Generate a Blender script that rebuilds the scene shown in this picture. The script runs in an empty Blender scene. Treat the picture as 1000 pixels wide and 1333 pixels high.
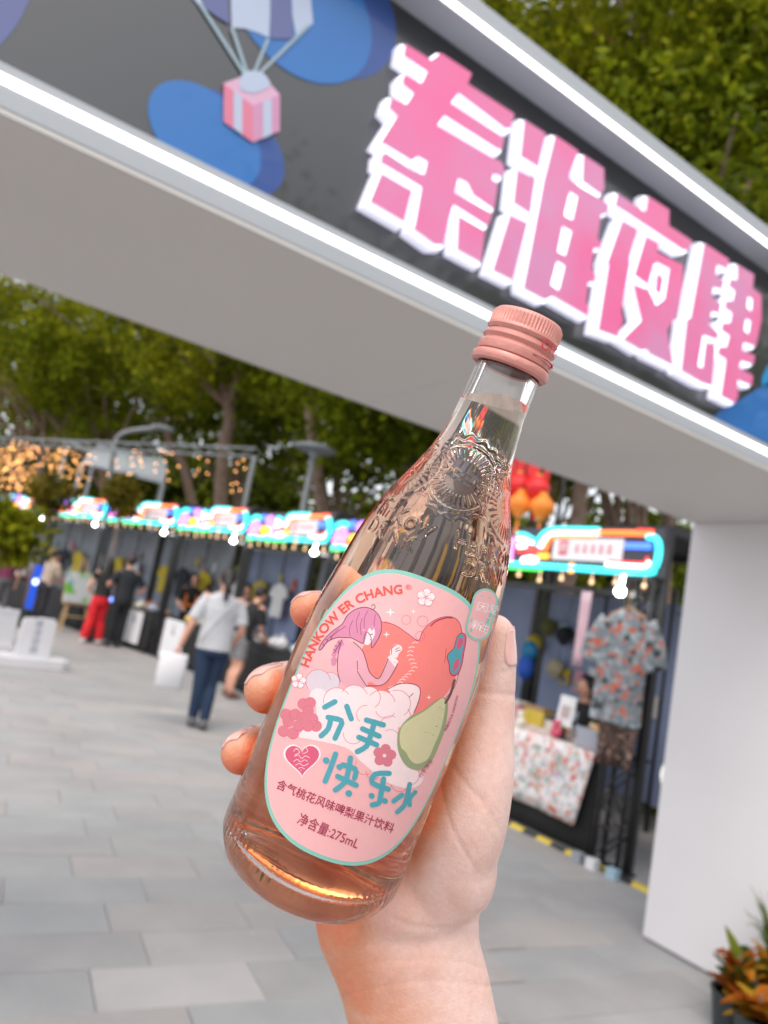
import bpy, bmesh, math, random
import numpy as np
from mathutils import Vector, Matrix, noise as mnoise
from mathutils.geometry import tessellate_polygon

# ------------------------------------------------------------------ camera, sky, sun, exposure
PW, PH, FPX = 1000.0, 1333.0, 945.0           # photograph size and focal length in its pixels
CAM = np.array([0.0, 0.0, 1.5])
_yaw, _pit, _rol = (math.radians(v) for v in (31.7, 8.0, 10.4))
FWD = np.array([math.sin(_yaw)*math.cos(_pit), math.cos(_yaw)*math.cos(_pit), math.sin(_pit)])
_r0 = np.array([math.cos(_yaw), -math.sin(_yaw), 0.0]); _u0 = np.cross(_r0, FWD)
RGT = _r0*math.cos(_rol) + _u0*math.sin(_rol)
UPV = -_r0*math.sin(_rol) + _u0*math.cos(_rol)
scene = bpy.context.scene
col = scene.collection
_cd = bpy.data.cameras.new('camera'); camera = bpy.data.objects.new('camera', _cd); col.objects.link(camera)
_cd.sensor_fit = 'VERTICAL'; _cd.sensor_height = 36.0; _cd.lens = FPX/PH*36.0
_cd.clip_start = 0.02; _cd.clip_end = 500.0
_cd.dof.use_dof = True; _cd.dof.focus_distance = 0.238; _cd.dof.aperture_fstop = 12.5
camera.matrix_world = Matrix(((RGT[0], UPV[0], -FWD[0], CAM[0]), (RGT[1], UPV[1], -FWD[1], CAM[1]),
                              (RGT[2], UPV[2], -FWD[2], CAM[2]), (0, 0, 0, 1)))
scene.camera = camera
SUN_EL, SUN_AZ = math.radians(58), math.radians(226)      # azimuth from +Y towards +X: behind the camera, to its left
world = bpy.data.worlds.new('World'); scene.world = world; world.use_nodes = True
_wn = world.node_tree.nodes; _wl = world.node_tree.links
_sky = _wn.new('ShaderNodeTexSky'); _sky.sky_type = 'NISHITA'; _sky.sun_disc = False
_sky.sun_elevation = SUN_EL; _sky.sun_rotation = SUN_AZ; _sky.air_density = 1.0; _sky.dust_density = 5.5; _sky.ozone_density = 1.0
# a thin bright overcast over the clear-sky model, the same in every direction but for soft cloud mottling
_tc = _wn.new('ShaderNodeTexCoord'); _nz = _wn.new('ShaderNodeTexNoise'); _nz.inputs['Scale'].default_value = 2.5; _nz.inputs['Detail'].default_value = 6; _wl.new(_tc.outputs['Generated'], _nz.inputs['Vector'])
_cr = _wn.new('ShaderNodeValToRGB'); _cr.color_ramp.elements[0].position = 0.3; _cr.color_ramp.elements[0].color = (6.6, 6.8, 7.1, 1); _cr.color_ramp.elements[1].position = 0.7; _cr.color_ramp.elements[1].color = (8.6, 8.6, 8.5, 1); _wl.new(_nz.outputs['Fac'], _cr.inputs['Fac'])
_mx = _wn.new('ShaderNodeMixRGB'); _mx.inputs[0].default_value = 0.62; _wl.new(_sky.outputs[0], _mx.inputs[1]); _wl.new(_cr.outputs[0], _mx.inputs[2]); _wl.new(_mx.outputs[0], _wn['Background'].inputs['Color']); _wn['Background'].inputs['Strength'].default_value = 0.15
_sd = bpy.data.lights.new('sun', 'SUN'); sun = bpy.data.objects.new('sun', _sd); col.objects.link(sun)
_sd.energy = 0.7; _sd.angle = math.radians(35); _sd.color = (1.0, 0.95, 0.86)
_tosun = Vector((math.sin(SUN_AZ)*math.cos(SUN_EL), math.cos(SUN_AZ)*math.cos(SUN_EL), math.sin(SUN_EL)))
sun.rotation_euler = _tosun.to_track_quat('Z', 'Y').to_euler()
scene.view_settings.view_transform = 'Standard'; scene.view_settings.look = 'None'
scene.view_settings.gamma = 1.0; scene.view_settings.use_curve_mapping = False
scene.view_settings.exposure = 0.68
scene.cycles.max_bounces = 28; scene.cycles.glossy_bounces = 20; scene.cycles.diffuse_bounces = 5; scene.cycles.sample_clamp_indirect = 12; scene.cycles.transmission_bounces = 24; scene.cycles.transparent_max_bounces = 12
scene.cycles.use_denoising = True

# ------------------------------------------------------------------ helpers
def pray(x, y):
    d = FWD*FPX + RGT*(x-PW/2) - UPV*(y-PH/2); return d/np.linalg.norm(d)
def P(x, y, depth): return CAM + (FWD + RGT*((x-PW/2)/FPX) - UPV*((y-PH/2)/FPX))*depth
def onZ(x, y, z): d = pray(x, y); return CAM + d*((z-CAM[2])/d[2])
def onY(x, y, Y): d = pray(x, y); return CAM + d*((Y-CAM[1])/d[1])
def onX(x, y, X): d = pray(x, y); return CAM + d*((X-CAM[0])/d[0])
def pix(p):
    v = np.array(p)-CAM; z = v@FWD; return (PW/2+FPX*(v@RGT)/z, PH/2-FPX*(v@UPV)/z, z)

# ------------------------------------------------------------------ the bottle's own frame (base centre, axis, front)
B3 = P(395, 1131, 0.262); T3 = P(690, 414, 0.250)
HT = float(np.linalg.norm(T3-B3)); AX = (T3-B3)/HT
_fr = (CAM-(B3+T3)/2); _fr -= AX*(_fr@AX); FR = _fr/np.linalg.norm(_fr)      # towards the camera
SD = np.cross(AX, FR)*1.0                                                     # to the right as seen by the camera
if SD@RGT < 0: SD = -SD
PROF = np.array([(-.02,122),(.0,122),(.38,121.5),(.42,119.5),(.46,116),(.51,110.5),(.56,105),(.60,99),(.64,90),(.68,77.5),(.715,65.5),
                 (.75,55.5),(.79,49),(.83,45.5),(.87,43.5),(.905,43),(1.1,43)])
_ps = PROF[:,0]; _pr = PROF[:,1]*(0.262-0.012*PROF[:,0])/FPX*0.992
def _pchip(xs, ys):
    h = np.diff(xs); d = np.diff(ys)/h; m = np.zeros(len(xs)); m[0]=d[0]; m[-1]=d[-1]
    for i in range(1,len(xs)-1):
        m[i] = 0 if d[i-1]*d[i] <= 0 else 3*(h[i-1]+h[i])/((2*h[i]+h[i-1])/d[i-1]+(h[i]+2*h[i-1])/d[i])
    def f(x):
        x = np.asarray(x, float); i = np.clip(np.searchsorted(xs, x)-1, 0, len(xs)-2); t = (x-xs[i])/h[i]
        return ((1+2*t)*(1-t)**2*ys[i] + t*(1-t)**2*h[i]*m[i] + t*t*(3-2*t)*ys[i+1] + t*t*(t-1)*h[i]*m[i+1])
    return f
_rad = _pchip(_ps, _pr)
def rad(z): return _rad(np.asarray(z)/HT)                                     # outer radius at height z (metres, bottle frame)
def tolocal(p): v = np.asarray(p)-B3; return np.array([v@SD, v@FR, v@AX])
def ray_bottle(x, y):
    """photo pixel -> (theta, z) on the bottle's front surface; theta 0 faces the camera, + to the right"""
    o = tolocal(CAM); dw = pray(x, y); d = np.array([dw@SD, dw@FR, dw@AX])
    a = d[0]**2+d[1]**2; b = o[0]*d[0]+o[1]*d[1]
    tm = -b/a; lo, hi = max(0.05, tm-0.08), tm
    ts = np.linspace(lo, hi, 160); q = o[None]+ts[:,None]*d[None]
    g = np.hypot(q[:,0], q[:,1]) - rad(q[:,2])
    k = np.argmax(g <= 0)
    if g[k] > 0: t = tm
    else:
        t0, t1 = ts[max(k-1,0)], ts[k]
        for _ in range(22):
            m = (t0+t1)/2; p = o+m*d
            if math.hypot(p[0],p[1]) > rad(p[2]): t0 = m
            else: t1 = m
        t = t1
    p = o+t*d
    return math.atan2(p[0], p[1]), p[2]
def onbottle(th, z, off=0.0):
    r = rad(z)+off; return np.stack([r*np.sin(th), r*np.cos(th), z+0*np.asarray(th)], -1)
WM = {}                                                        # world matrices of the Empties
def lin(c):                                                    # 0-255 sRGB -> linear
    return tuple(((v/255)/12.92 if v/255 <= 0.04045 else ((v/255+0.055)/1.055)**2.4) for v in c)
def tag(o, label=None, cat=None, group=None, kind=None):
    if label: o['label'] = label
    if cat: o['category'] = cat
    if group: o['group'] = group
    if kind: o['kind'] = kind
    return o
def thing(name, label, cat, loc=(0,0,0), rz=0.0, group=None, mw=None):
    o = bpy.data.objects.new(name, None); col.objects.link(o); o.empty_display_size = 0.1
    m = mw if mw is not None else Matrix.Translation(Vector(loc)) @ Matrix.Rotation(rz, 4, 'Z')
    o.matrix_world = m; WM[o.name] = m.copy()
    return tag(o, label, cat, group)
def copy_tree(o, m=None, parent=None):
    c = o.copy(); col.objects.link(c); c.parent = parent
    if m is not None: c.matrix_world = m; WM[c.name] = m.copy()
    for ch in [x for x in bpy.data.objects if x.parent == o]: copy_tree(ch, None, c)
    return c
def kids_index():
    d = {}
    for x in bpy.data.objects:
        if x.parent: d.setdefault(x.parent.name, []).append(x)
    return d
def link_mesh(name, me, mats, parent=None, smooth=False):
    o = bpy.data.objects.new(name, me); col.objects.link(o)
    for m in (mats if isinstance(mats, (list, tuple)) else [mats]): me.materials.append(m)
    if parent is not None: o.parent = parent
    if smooth: me.polygons.foreach_set('use_smooth', [True]*len(me.polygons))
    return o
class MB:
    def __init__(s): s.v = []; s.f = []; s.mi = []
    def add(s, vs, fs, mi=0):
        b = len(s.v); s.v += [tuple(float(c) for c in v) for v in vs]
        s.f += [tuple(b+i for i in f) for f in fs]; s.mi += [mi]*len(fs); return s
    def box(s, c, d, rot=None, mi=0, taper=1.0):
        hx, hy, hz = d[0]/2, d[1]/2, d[2]/2; vs = []
        for z in (-1, 1):
            k = taper if z > 0 else 1.0
            for x, y in ((-1,-1),(1,-1),(1,1),(-1,1)): vs.append(Vector((x*hx*k, y*hy*k, z*hz)))
        if rot is not None: vs = [rot @ v for v in vs]
        vs = [v+Vector(c) for v in vs]
        return s.add(vs, [(0,3,2,1),(4,5,6,7),(0,1,5,4),(1,2,6,5),(2,3,7,6),(3,0,4,7)], mi)
    def bx(s, x0, x1, y0, y1, z0, z1, mi=0): return s.box(((x0+x1)/2,(y0+y1)/2,(z0+z1)/2),(abs(x1-x0),abs(y1-y0),abs(z1-z0)),None,mi)
    def tube(s, pts, r, n=8, mi=0, caps=True, closed=False):
        pts = [Vector(p) for p in pts]; m = len(pts); rs = r if isinstance(r, (list, tuple)) else [r]*m
        up = None; vs = []
        for i, p in enumerate(pts):
            if closed: t = pts[(i+1) % m]-pts[i-1]
            else: t = pts[min(i+1, m-1)]-pts[max(i-1, 0)]
            t.normalize()
            if up is None:
                up = Vector((0,0,1)) if abs(t.z) < 0.9 else Vector((1,0,0))
            a = up-t*up.dot(t)
            if a.length < 1e-6: a = t.orthogonal()
            a.normalize(); up = a; b = t.cross(a)
            for k in range(n):
                g = 2*math.pi*k/n; vs.append(p+(a*math.cos(g)+b*math.sin(g))*rs[i])
        fs = []
        for i in range(m if closed else m-1):
            for k in range(n):
                i2 = (i+1) % m
                fs.append((i*n+k, i*n+(k+1) % n, i2*n+(k+1) % n, i2*n+k))
        if caps and not closed:
            fs.append(tuple(range(n-1, -1, -1))); fs.append(tuple((m-1)*n+k for k in range(n)))
        return s.add(vs, fs, mi)
    def cyl(s, p0, p1, r0, r1=None, n=12, mi=0): return s.tube([p0, p1], [r0, r0 if r1 is None else r1], n, mi)
    def lathe(s, prof, n=24, c=(0,0,0), mi=0, M=None, close=True):
        vs = []; 
        for r, z in prof:
            for k in range(n):
                g = 2*math.pi*k/n; v = Vector((r*math.cos(g), r*math.sin(g), z))
                if M is not None: v = M @ v
                vs.append(v+Vector(c))
        fs = []
        for i in range(len(prof)-1):
            for k in range(n): fs.append((i*n+k, i*n+(k+1) % n, (i+1)*n+(k+1) % n, (i+1)*n+k))
        if close:
            fs.append(tuple(range(n-1,-1,-1))); fs.append(tuple((len(prof)-1)*n+k for k in range(n)))
        return s.add(vs, fs, mi)
    def ball(s, c, r, nu=12, nv=8, mi=0, M=None):
        r3 = r if isinstance(r, (list, tuple)) else (r, r, r); vs = []; fs = []
        def put(x, y, z):
            v = Vector((x*r3[0], y*r3[1], z*r3[2])); v = M @ v if M is not None else v; vs.append(v+Vector(c))
        put(0,0,-1)
        for j in range(1, nv):
            t = math.pi*j/nv
            for k in range(nu):
                g = 2*math.pi*k/nu; put(math.sin(t)*math.cos(g), math.sin(t)*math.sin(g), -math.cos(t))
        put(0,0,1); top = len(vs)-1
        for k in range(nu): fs.append((0, 1+(k+1) % nu, 1+k))
        for j in range(nv-2):
            for k in range(nu): a = 1+j*nu; fs.append((a+k, a+(k+1) % nu, a+nu+(k+1) % nu, a+nu+k))
        a = 1+(nv-2)*nu
        for k in range(nu): fs.append((a+k, a+(k+1) % nu, top))
        return s.add(vs, fs, mi)
    def prism(s, poly, put, d0, d1, holes=(), mi=0, mside=None, back=True):
        """poly: 2-D outline; put(x, y, d) -> 3-D point; front face at depth d0, back at d1"""
        loops = [list(poly)]+[list(h) for h in holes]
        flat = [p for l in loops for p in l]
        tris = tessellate_polygon([[Vector((p[0], p[1], 0)) for p in l] for l in loops])
        n = len(flat); vs = [put(p[0], p[1], d0) for p in flat]+[put(p[0], p[1], d1) for p in flat]
        def ar(t): a, b, c = (flat[i] for i in t); return (b[0]-a[0])*(c[1]-a[1])-(b[1]-a[1])*(c[0]-a[0])
        tris = [t if ar(t) > 0 else (t[0], t[2], t[1]) for t in tris]
        s.add(vs, [], mi); b = len(s.v)-2*n
        for t in tris: s.f.append(tuple(b+i for i in t)); s.mi.append(mi)
        if back:
            for t in tris: s.f.append(tuple(b+n+i for i in reversed(t))); s.mi.append(mi)
        o = 0
        for l in loops:
            m = len(l)
            for k in range(m):
                i, j = o+k, o+(k+1) % m
                s.f.append((b+i, b+n+i, b+n+j, b+j)); s.mi.append(mi if mside is None else mside)
            o += m
        return s
    def build(s, name, mats, parent=None, smooth=False, world=False, fix=True, angle=None):
        me = bpy.data.meshes.new(name); vs = s.v
        if world and parent is not None:
            inv = WM[parent.name].inverted(); vs = [inv @ Vector(v) for v in vs]
        me.from_pydata([tuple(v) for v in vs], [], s.f)
        o = link_mesh(name, me, mats, parent, smooth)
        if any(s.mi): me.polygons.foreach_set('material_index', s.mi)
        if fix:
            bm = bmesh.new(); bm.from_mesh(me); bmesh.ops.recalc_face_normals(bm, faces=bm.faces)
            if smooth and angle is not None:
                for e in bm.edges:
                    if len(e.link_faces) == 2 and e.calc_face_angle(0) > math.radians(angle): e.smooth = False
            bm.to_mesh(me); bm.free()
        me.update(); return o
def bevel(o, w=0.004, n=2):
    m = o.modifiers.new('bevel', 'BEVEL'); m.width = w; m.segments = n; m.limit_method = 'ANGLE'; m.angle_limit = math.radians(40); return o

# ------------------------------------------------------------------ materials
def mat(name, base, rough=0.6, metal=0.0, var=0.0, vscale=6.0, bump=0.0, bscale=60.0, emit=None, estr=0.0, spec=0.5, coat=0.0, sheen=0.0, objvar=0.0, sss=0.0):
    m = bpy.data.materials.new(name); m.use_nodes = True; nt = m.node_tree; N = nt.nodes; L = nt.links
    b = N['Principled BSDF']; c = lin(base) if max(base) > 1.001 else tuple(base)
    b.inputs['Base Color'].default_value = (*c, 1); b.inputs['Roughness'].default_value = rough; b.inputs['Metallic'].default_value = metal
    b.inputs['Specular IOR Level'].default_value = spec; b.inputs['Coat Weight'].default_value = coat
    if sheen: b.inputs['Sheen Weight'].default_value = sheen
    if sss: b.inputs['Subsurface Weight'].default_value = sss; b.inputs['Subsurface Radius'].default_value = (0.012, 0.004, 0.002); b.inputs['Subsurface Scale'].default_value = 0.5
    tc = N.new('ShaderNodeTexCoord')
    src = None
    if var or objvar:
        nz = N.new('ShaderNodeTexNoise'); nz.inputs['Scale'].default_value = vscale; nz.inputs['Detail'].default_value = 6; L.new(tc.outputs['Object'], nz.inputs['Vector'])
        hsv = N.new('ShaderNodeHueSaturation'); hsv.inputs['Color'].default_value = (*c, 1)
        mr = N.new('ShaderNodeMapRange'); mr.inputs['From Min'].default_value = 0.25; mr.inputs['From Max'].default_value = 0.75
        mr.inputs['To Min'].default_value = 1-var; mr.inputs['To Max'].default_value = 1+var; L.new(nz.outputs['Fac'], mr.inputs['Value'])
        out = mr.outputs[0]
        if objvar:
            oi = N.new('ShaderNodeObjectInfo'); m2 = N.new('ShaderNodeMapRange'); m2.inputs['To Min'].default_value = 1-objvar; m2.inputs['To Max'].default_value = 1+objvar
            L.new(oi.outputs['Random'], m2.inputs['Value']); mu = N.new('ShaderNodeMath'); mu.operation = 'MULTIPLY'; L.new(out, mu.inputs[0]); L.new(m2.outputs[0], mu.inputs[1]); out = mu.outputs[0]
        L.new(out, hsv.inputs['Value']); L.new(hsv.outputs[0], b.inputs['Base Color'])
    if bump:
        n2 = N.new('ShaderNodeTexNoise'); n2.inputs['Scale'].default_value = bscale; n2.inputs['Detail'].default_value = 5; L.new(tc.outputs['Object'], n2.inputs['Vector'])
        bp = N.new('ShaderNodeBump'); bp.inputs['Strength'].default_value = bump; bp.inputs['Distance'].default_value = 0.01; L.new(n2.outputs['Fac'], bp.inputs['Height']); L.new(bp.outputs[0], b.inputs['Normal'])
    if emit is not None:
        e = lin(emit) if max(emit) > 1.001 else emit
        b.inputs['Emission Color'].default_value = (*e, 1); b.inputs['Emission Strength'].default_value = estr
    return m
# ------------------------------------------------------------------ ground: one sheet, stone slabs on it
M_BED = mat('joint_bed', (0.22, 0.215, 0.21), 0.95, var=0.2, vscale=40)
def slab_mat():
    m = mat('paving_stone', (0.35, 0.346, 0.347), 0.62, var=0.08, vscale=2.2, bump=0.25, bscale=70, objvar=0.045)
    nt = m.node_tree; N = nt.nodes; L = nt.links; b = N['Principled BSDF']
    hs = [n for n in N if n.type == 'HUE_SAT'][0]
    geo = N.new('ShaderNodeNewGeometry'); nz = N.new('ShaderNodeTexNoise'); nz.inputs['Scale'].default_value = 1.1; nz.inputs['Detail'].default_value = 8; nz.inputs['Roughness'].default_value = 0.65
    L.new(geo.outputs['Position'], nz.inputs['Vector'])
    rp = N.new('ShaderNodeValToRGB'); rp.color_ramp.elements[0].position = 0.35; rp.color_ramp.elements[0].color = (0.86, 0.85, 0.85, 1)
    rp.color_ramp.elements[1].position = 0.7; rp.color_ramp.elements[1].color = (1.08, 1.05, 1.03, 1); L.new(nz.outputs['Fac'], rp.inputs['Fac'])
    oi = N.new('ShaderNodeObjectInfo'); r2 = N.new('ShaderNodeValToRGB'); r2.color_ramp.interpolation = 'CONSTANT'; e = r2.color_ramp.elements
    e[0].color = (1, 1, 1, 1); e[1].position = 0.45; e[1].color = (0.97, 1.0, 1.01, 1)
    for ps, c in ((0.75, (1.03, 0.99, 0.975, 1)), (0.90, (1.06, 1.04, 1.02, 1)), (0.97, (1.17, 1.15, 1.14, 1))): x = e.new(ps); x.color = c
    L.new(oi.outputs['Random'], r2.inputs['Fac'])
    m1 = N.new('ShaderNodeMixRGB'); m1.blend_type = 'MULTIPLY'; m1.inputs[0].default_value = 1; L.new(hs.outputs[0], m1.inputs[1]); L.new(rp.outputs[0], m1.inputs[2])
    m2 = N.new('ShaderNodeMixRGB'); m2.blend_type = 'MULTIPLY'; m2.inputs[0].default_value = 1; L.new(m1.outputs[0], m2.inputs[1]); L.new(r2.outputs[0], m2.inputs[2])
    L.new(m2.outputs[0], b.inputs['Base Color'])
    # small trodden spots
    vo = N.new('ShaderNodeTexVoronoi'); vo.inputs['Scale'].default_value = 5.5; vo.inputs['Randomness'].default_value = 1; L.new(geo.outputs['Position'], vo.inputs['Vector'])
    sp = N.new('ShaderNodeMapRange'); sp.inputs['From Min'].default_value = 0.03; sp.inputs['From Max'].default_value = 0.05; sp.inputs['To Min'].default_value = 0.55; sp.inputs['To Max'].default_value = 0
    L.new(vo.outputs['Distance'], sp.inputs['Value'])
    m3 = N.new('ShaderNodeMixRGB'); L.new(sp.outputs[0], m3.inputs[0]); L.new(m2.outputs[0], m3.inputs[1]); m3.inputs[2].default_value = (0.6, 0.6, 0.58, 1); L.new(m3.outputs[0], b.inputs['Base Color'])
    return m
M_SLAB = slab_mat()
_g = MB(); _g.add([(-150,-80,-0.012),(150,-80,-0.012),(150,220,-0.012),(-150,220,-0.012)], [(0,1,2,3)])
ground = tag(_g.build('ground', M_BED, None, fix=False), kind='structure')
def slab_mesh(w, d):
    bm = bmesh.new(); x, y, t, e = w/2-0.0018, d/2-0.0018, 0.012, 0.0025
    a = [bm.verts.new(p) for p in ((-x,-y,-t),(x,-y,-t),(x,y,-t),(-x,y,-t))]
    b = [bm.verts.new(p) for p in ((-x,-y,-e),(x,-y,-e),(x,y,-e),(-x,y,-e))]
    c = [bm.verts.new(p) for p in ((-x+e,-y+e,0),(x-e,-y+e,0),(x-e,y-e,0),(-x+e,y-e,0))]
    for u, v in ((a, b), (b, c)):
        for k in range(4): bm.faces.new((u[k], u[(k+1) % 4], v[(k+1) % 4], v[k]))
    bm.faces.new(c); me = bpy.data.meshes.new('paving_slab'); bm.to_mesh(me); bm.free(); me.materials.append(M_SLAB); return me
_sr = random.Random(5); SL_A = math.radians(-5.9); SL_O = np.array([0.872, 2.666])
_ux = np.array([math.cos(SL_A), math.sin(SL_A)]); _uy = np.array([-math.sin(SL_A), math.cos(SL_A)])
SLW, SLD = 0.62, 0.286
_cells = []
for j in range(-14, 150):
    sh = (0.0, 0.37, 0.18, 0.5)[j % 4]*SLW
    for i in range(-45, 60):
        c = SL_O+_ux*(i*SLW+sh+SLW/2)+_uy*(j*SLD+SLD/2)
        if not (-9 < c[0] < 22 and -3 < c[1] < 38): continue
        px = pix((c[0], c[1], 0)); vis = px[2] > 0.3 and -60 < px[0] < 1060 and 0 < px[1] < 1390
        hid = (300 < px[0] < 640 and px[1] > 1180 and abs(px[0]-530) < 70) or c[0] > 5.4
        _cells.append((0 if vis and not hid else 1, float(np.linalg.norm(c)), c))
_cells.sort(key=lambda t: (t[0], t[1])); _me = slab_mesh(SLW, SLD); _rest = MB()
for n, (v, d, c) in enumerate(_cells):
    h = _sr.uniform(-0.0012, 0.0012)
    if n < 290 and v == 0:
        o = bpy.data.objects.new('paving_slab', _me); col.objects.link(o); o.parent = ground
        o.location = (c[0], c[1], h); o.rotation_euler = (_sr.uniform(-.003,.003), _sr.uniform(-.003,.003), SL_A)
    else:
        x, y = SLW/2-0.002, SLD/2-0.002
        _rest.add([(*(c+_ux*sx*x+_uy*sy*y), h) for sx, sy in ((-1,-1),(1,-1),(1,1),(-1,1))], [(0,1,2,3)])
tag(_rest.build('paving_slab_field', M_SLAB, ground, fix=False), kind='stuff')

# ------------------------------------------------------------------ the gate: beam, pillars, sign
GY0, GY1, GZ0, GZ1, GXP = 1.685, 2.69, 2.378, 3.392, 3.83
M_WPAINT = mat('gate_white_paint', (0.68, 0.66, 0.675), 0.55, var=0.05, vscale=1.3, bump=0.05, bscale=25)
M_SOFFIT = mat('gate_soffit_board', (0.60, 0.585, 0.57), 0.7, var=0.05, vscale=0.9, bump=0.04, bscale=30)
M_LED = mat('led_white', (0.9, 0.9, 0.9), 0.4, emit=(1.0, 0.98, 0.97), estr=2.6)
M_PANEL = mat('sign_panel_dark', (0.014, 0.014, 0.016), 0.30, spec=1.0, coat=0.5); M_RAIL = mat('gate_rail_grey', (0.40, 0.425, 0.46), 0.5, var=0.04, vscale=2)
M_SHADOWGAP = mat('gate_shadow_gap', (0.3, 0.3, 0.31), 0.8)
gate = thing('entrance_gate', 'white entrance gate with pink glowing block letters on a dark sign panel', 'gate', (GXP, GY1, 0))
XL, XR = -2.9, GXP+0.92
b = MB(); b.bx(XL, XR, GY0+0.104, GY1, GZ0+0.012, GZ1); beam = b.build('beam', M_WPAINT, gate, world=True)
for i, (a0, a1) in enumerate(((XL, -0.98), (-0.978, 1.46), (1.462, XR))):
    b = MB(); b.bx(a0, a1, GY0+0.002, GY1+0.003, GZ0, GZ0+0.011); b.build('soffit_board', M_SOFFIT, gate, world=True)
b = MB(); b.bx(XL, XR, GY0, GY0+0.103, GZ0+0.0115, 2.484); bevel(b.build('frame_rail', M_RAIL, gate, world=True), .003)
b = MB(); b.bx(XL, XR, GY0, GY0+0.103, 3.300, GZ1+.002); bevel(b.build('frame_rail', M_RAIL, gate, world=True), .003)
b = MB(); b.bx(XL, XR, GY0-0.003, GY0+0.001, 2.439, 2.4585); b.build('light_strip', M_LED, gate, world=True)
b = MB(); b.bx(XL, XR, GY0-0.003, GY0+0.001, 3.306, 3.3275); b.build('light_strip', M_LED, gate, world=True)
for x0, x1 in ((GXP, XR), (XL, XL+0.92)):
    b = MB(); b.bx(x0, x1, GY0+0.001, GY1-0.001, 0.02, GZ0-0.001); p = bevel(b.build('pillar', M_WPAINT, gate, world=True), .004)
    b = MB(); b.bx(x0+0.012, x1-0.012, GY0+0.012, GY1-0.012, 0.0, 0.02); b.build('base_plinth', M_SHADOWGAP, gate, world=True)
YP = 1.786
b = MB(); b.bx(XL, XR, YP, YP+0.003, 2.484, 3.300); panel = b.build('sign_panel', M_PANEL, gate, world=True)
# flat print on the panel
def pY(Y):
    def put(x, z, d): return (x, Y+d, z)
    return put
def smooth_loop(pts, n=6, closed=True):
    pts = [np.array(p, float) for p in pts]; m = len(pts); out = []
    rng = range(m) if closed else range(m-1)
    for i in rng:
        if closed: p0, p1, p2, p3 = pts[i-1], pts[i], pts[(i+1) % m], pts[(i+2) % m]
        else: p0, p1, p2, p3 = pts[max(i-1,0)], pts[i], pts[i+1], pts[min(i+2,m-1)]
        for k in range(n):
            t = k/n; out.append(0.5*((2*p1)+(-p0+p2)*t+(2*p0-5*p1+4*p2-p3)*t*t+(-p0+3*p1-3*p2+p3)*t**3))
    if not closed: out.append(pts[-1])
    return [tuple(p) for p in out]
def sign_print(name, polys, m, lay):
    b = MB()
    for k, pts in enumerate(polys):
        q = [onY(x, y, YP) for x, y in pts]
        b.prism([(p[0], p[2]) for p in q], pY(YP), -0.0012*lay-0.0001*k, -0.0012*lay+0.0011)
    return b.build(name, m, panel.parent, world=True)
M_PBLUE = mat('print_blue', (40, 110, 182), 0.36, coat=0.3); M_PNAVY = mat('print_navy', (46, 78, 146), 0.36, coat=0.3); M_PVIO = mat('print_violet', (92, 100, 150), 0.36, coat=0.3)
M_PWHT = mat('print_pale_blue', (178, 190, 214), 0.36, coat=0.3); M_PPNK = mat('print_pink', (214, 120, 148), 0.36, coat=0.3); M_PPNK2 = mat('print_mauve', (200, 140, 176), 0.36, coat=0.3); M_PSTR = mat('print_string', (150, 172, 184), 0.36, coat=0.3)
def ell(cx, cy, a, bb, ang, n=40):
    c, s = math.cos(math.radians(ang)), math.sin(math.radians(ang))
    return [(cx+a*math.cos(t)*c-bb*math.sin(t)*s, cy+a*math.cos(t)*s+bb*math.sin(t)*c) for t in (2*math.pi*k/n for k in range(n))]
sign_print('printed_ellipse', [ell(297, 186, 88, 52, 43)], M_PNAVY, 1)
sign_print('printed_ellipse', [ell(266, 176, 88, 52, 43)], M_PBLUE, 2)
sign_print('printed_ellipse', [ell(430, 10, 104, 72, 52)], M_PNAVY, 1)
sign_print('printed_ellipse', [ell(392, 12, 112, 74, 50)], M_PBLUE, 2)
sign_print('printed_ellipse', [ell(-20, -5, 95, 55, 118)], M_PVIO, 1)
sign_print('printed_ellipse', [[(928,544),(938,534),(960,522),(985,507),(1015,490),(1060,475),(1110,480),(1130,520),(1130,628),(1060,600),(1000,577),(960,559)]], M_PBLUE, 1)
sign_print('printed_ellipse', [ell(1020, 470, 42, 13, -50)], mat('print_cyan', (30, 140, 200), 0.36, coat=0.3), 1)
sign_print('printed_parachute', [[(296,-150),(350,-160),(352,0),(350,50),(334,43),(318,38),(301,37)], [(376,-120),(398,-60),(404,0),(407,31),(385,48),(380,20)]], M_PWHT, 3)
sign_print('printed_parachute', [[(259,-70),(296,-150),(296,0),(298,33),(280,22),(264,11)], [(352,-160),(376,-120),(378,10),(382,51),(366,52),(351,51)]], M_PVIO, 4)
sign_print('printed_parachute', [[(248,-6),(258,-12),(264,10),(259,10)]], M_PWHT, 4)
def ln(a, b2, w):
    a = np.array(a, float); b2 = np.array(b2, float); d = (b2-a)/np.linalg.norm(b2-a); n = np.array([-d[1], d[0]])*w/2
    return [tuple(a+n), tuple(a-n), tuple(b2-n), tuple(b2+n)]
sign_print('printed_cord', [ln((259,6),(319,100),4.4), ln((301,38),(321,98),4.4), ln((348,52),(329,98),4.4), ln((401,34),(335,99),4.4)], M_PSTR, 5)
sign_print('printed_gift', [[(290,110),(328,139),(328,187),(290,160)]], M_PPNK, 6)
sign_print('printed_gift', [[(328,139),(363,125),(363,172),(328,187)]], M_PPNK2, 6)
sign_print('printed_gift', [[(290,110),(318,100),(348,108),(363,125),(328,139)]], mat('print_pale_pink', (214, 168, 196), 0.36, coat=0.3), 6)
sign_print('printed_ribbon', [[(303,120),(314,128),(314,177),(303,169)], [(341,134),(352,130),(352,177),(341,182)], smooth_loop([(311,104),(320,95),(338,96),(347,104),(349,114),(330,123),(312,118)])], M_PWHT, 7)

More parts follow.
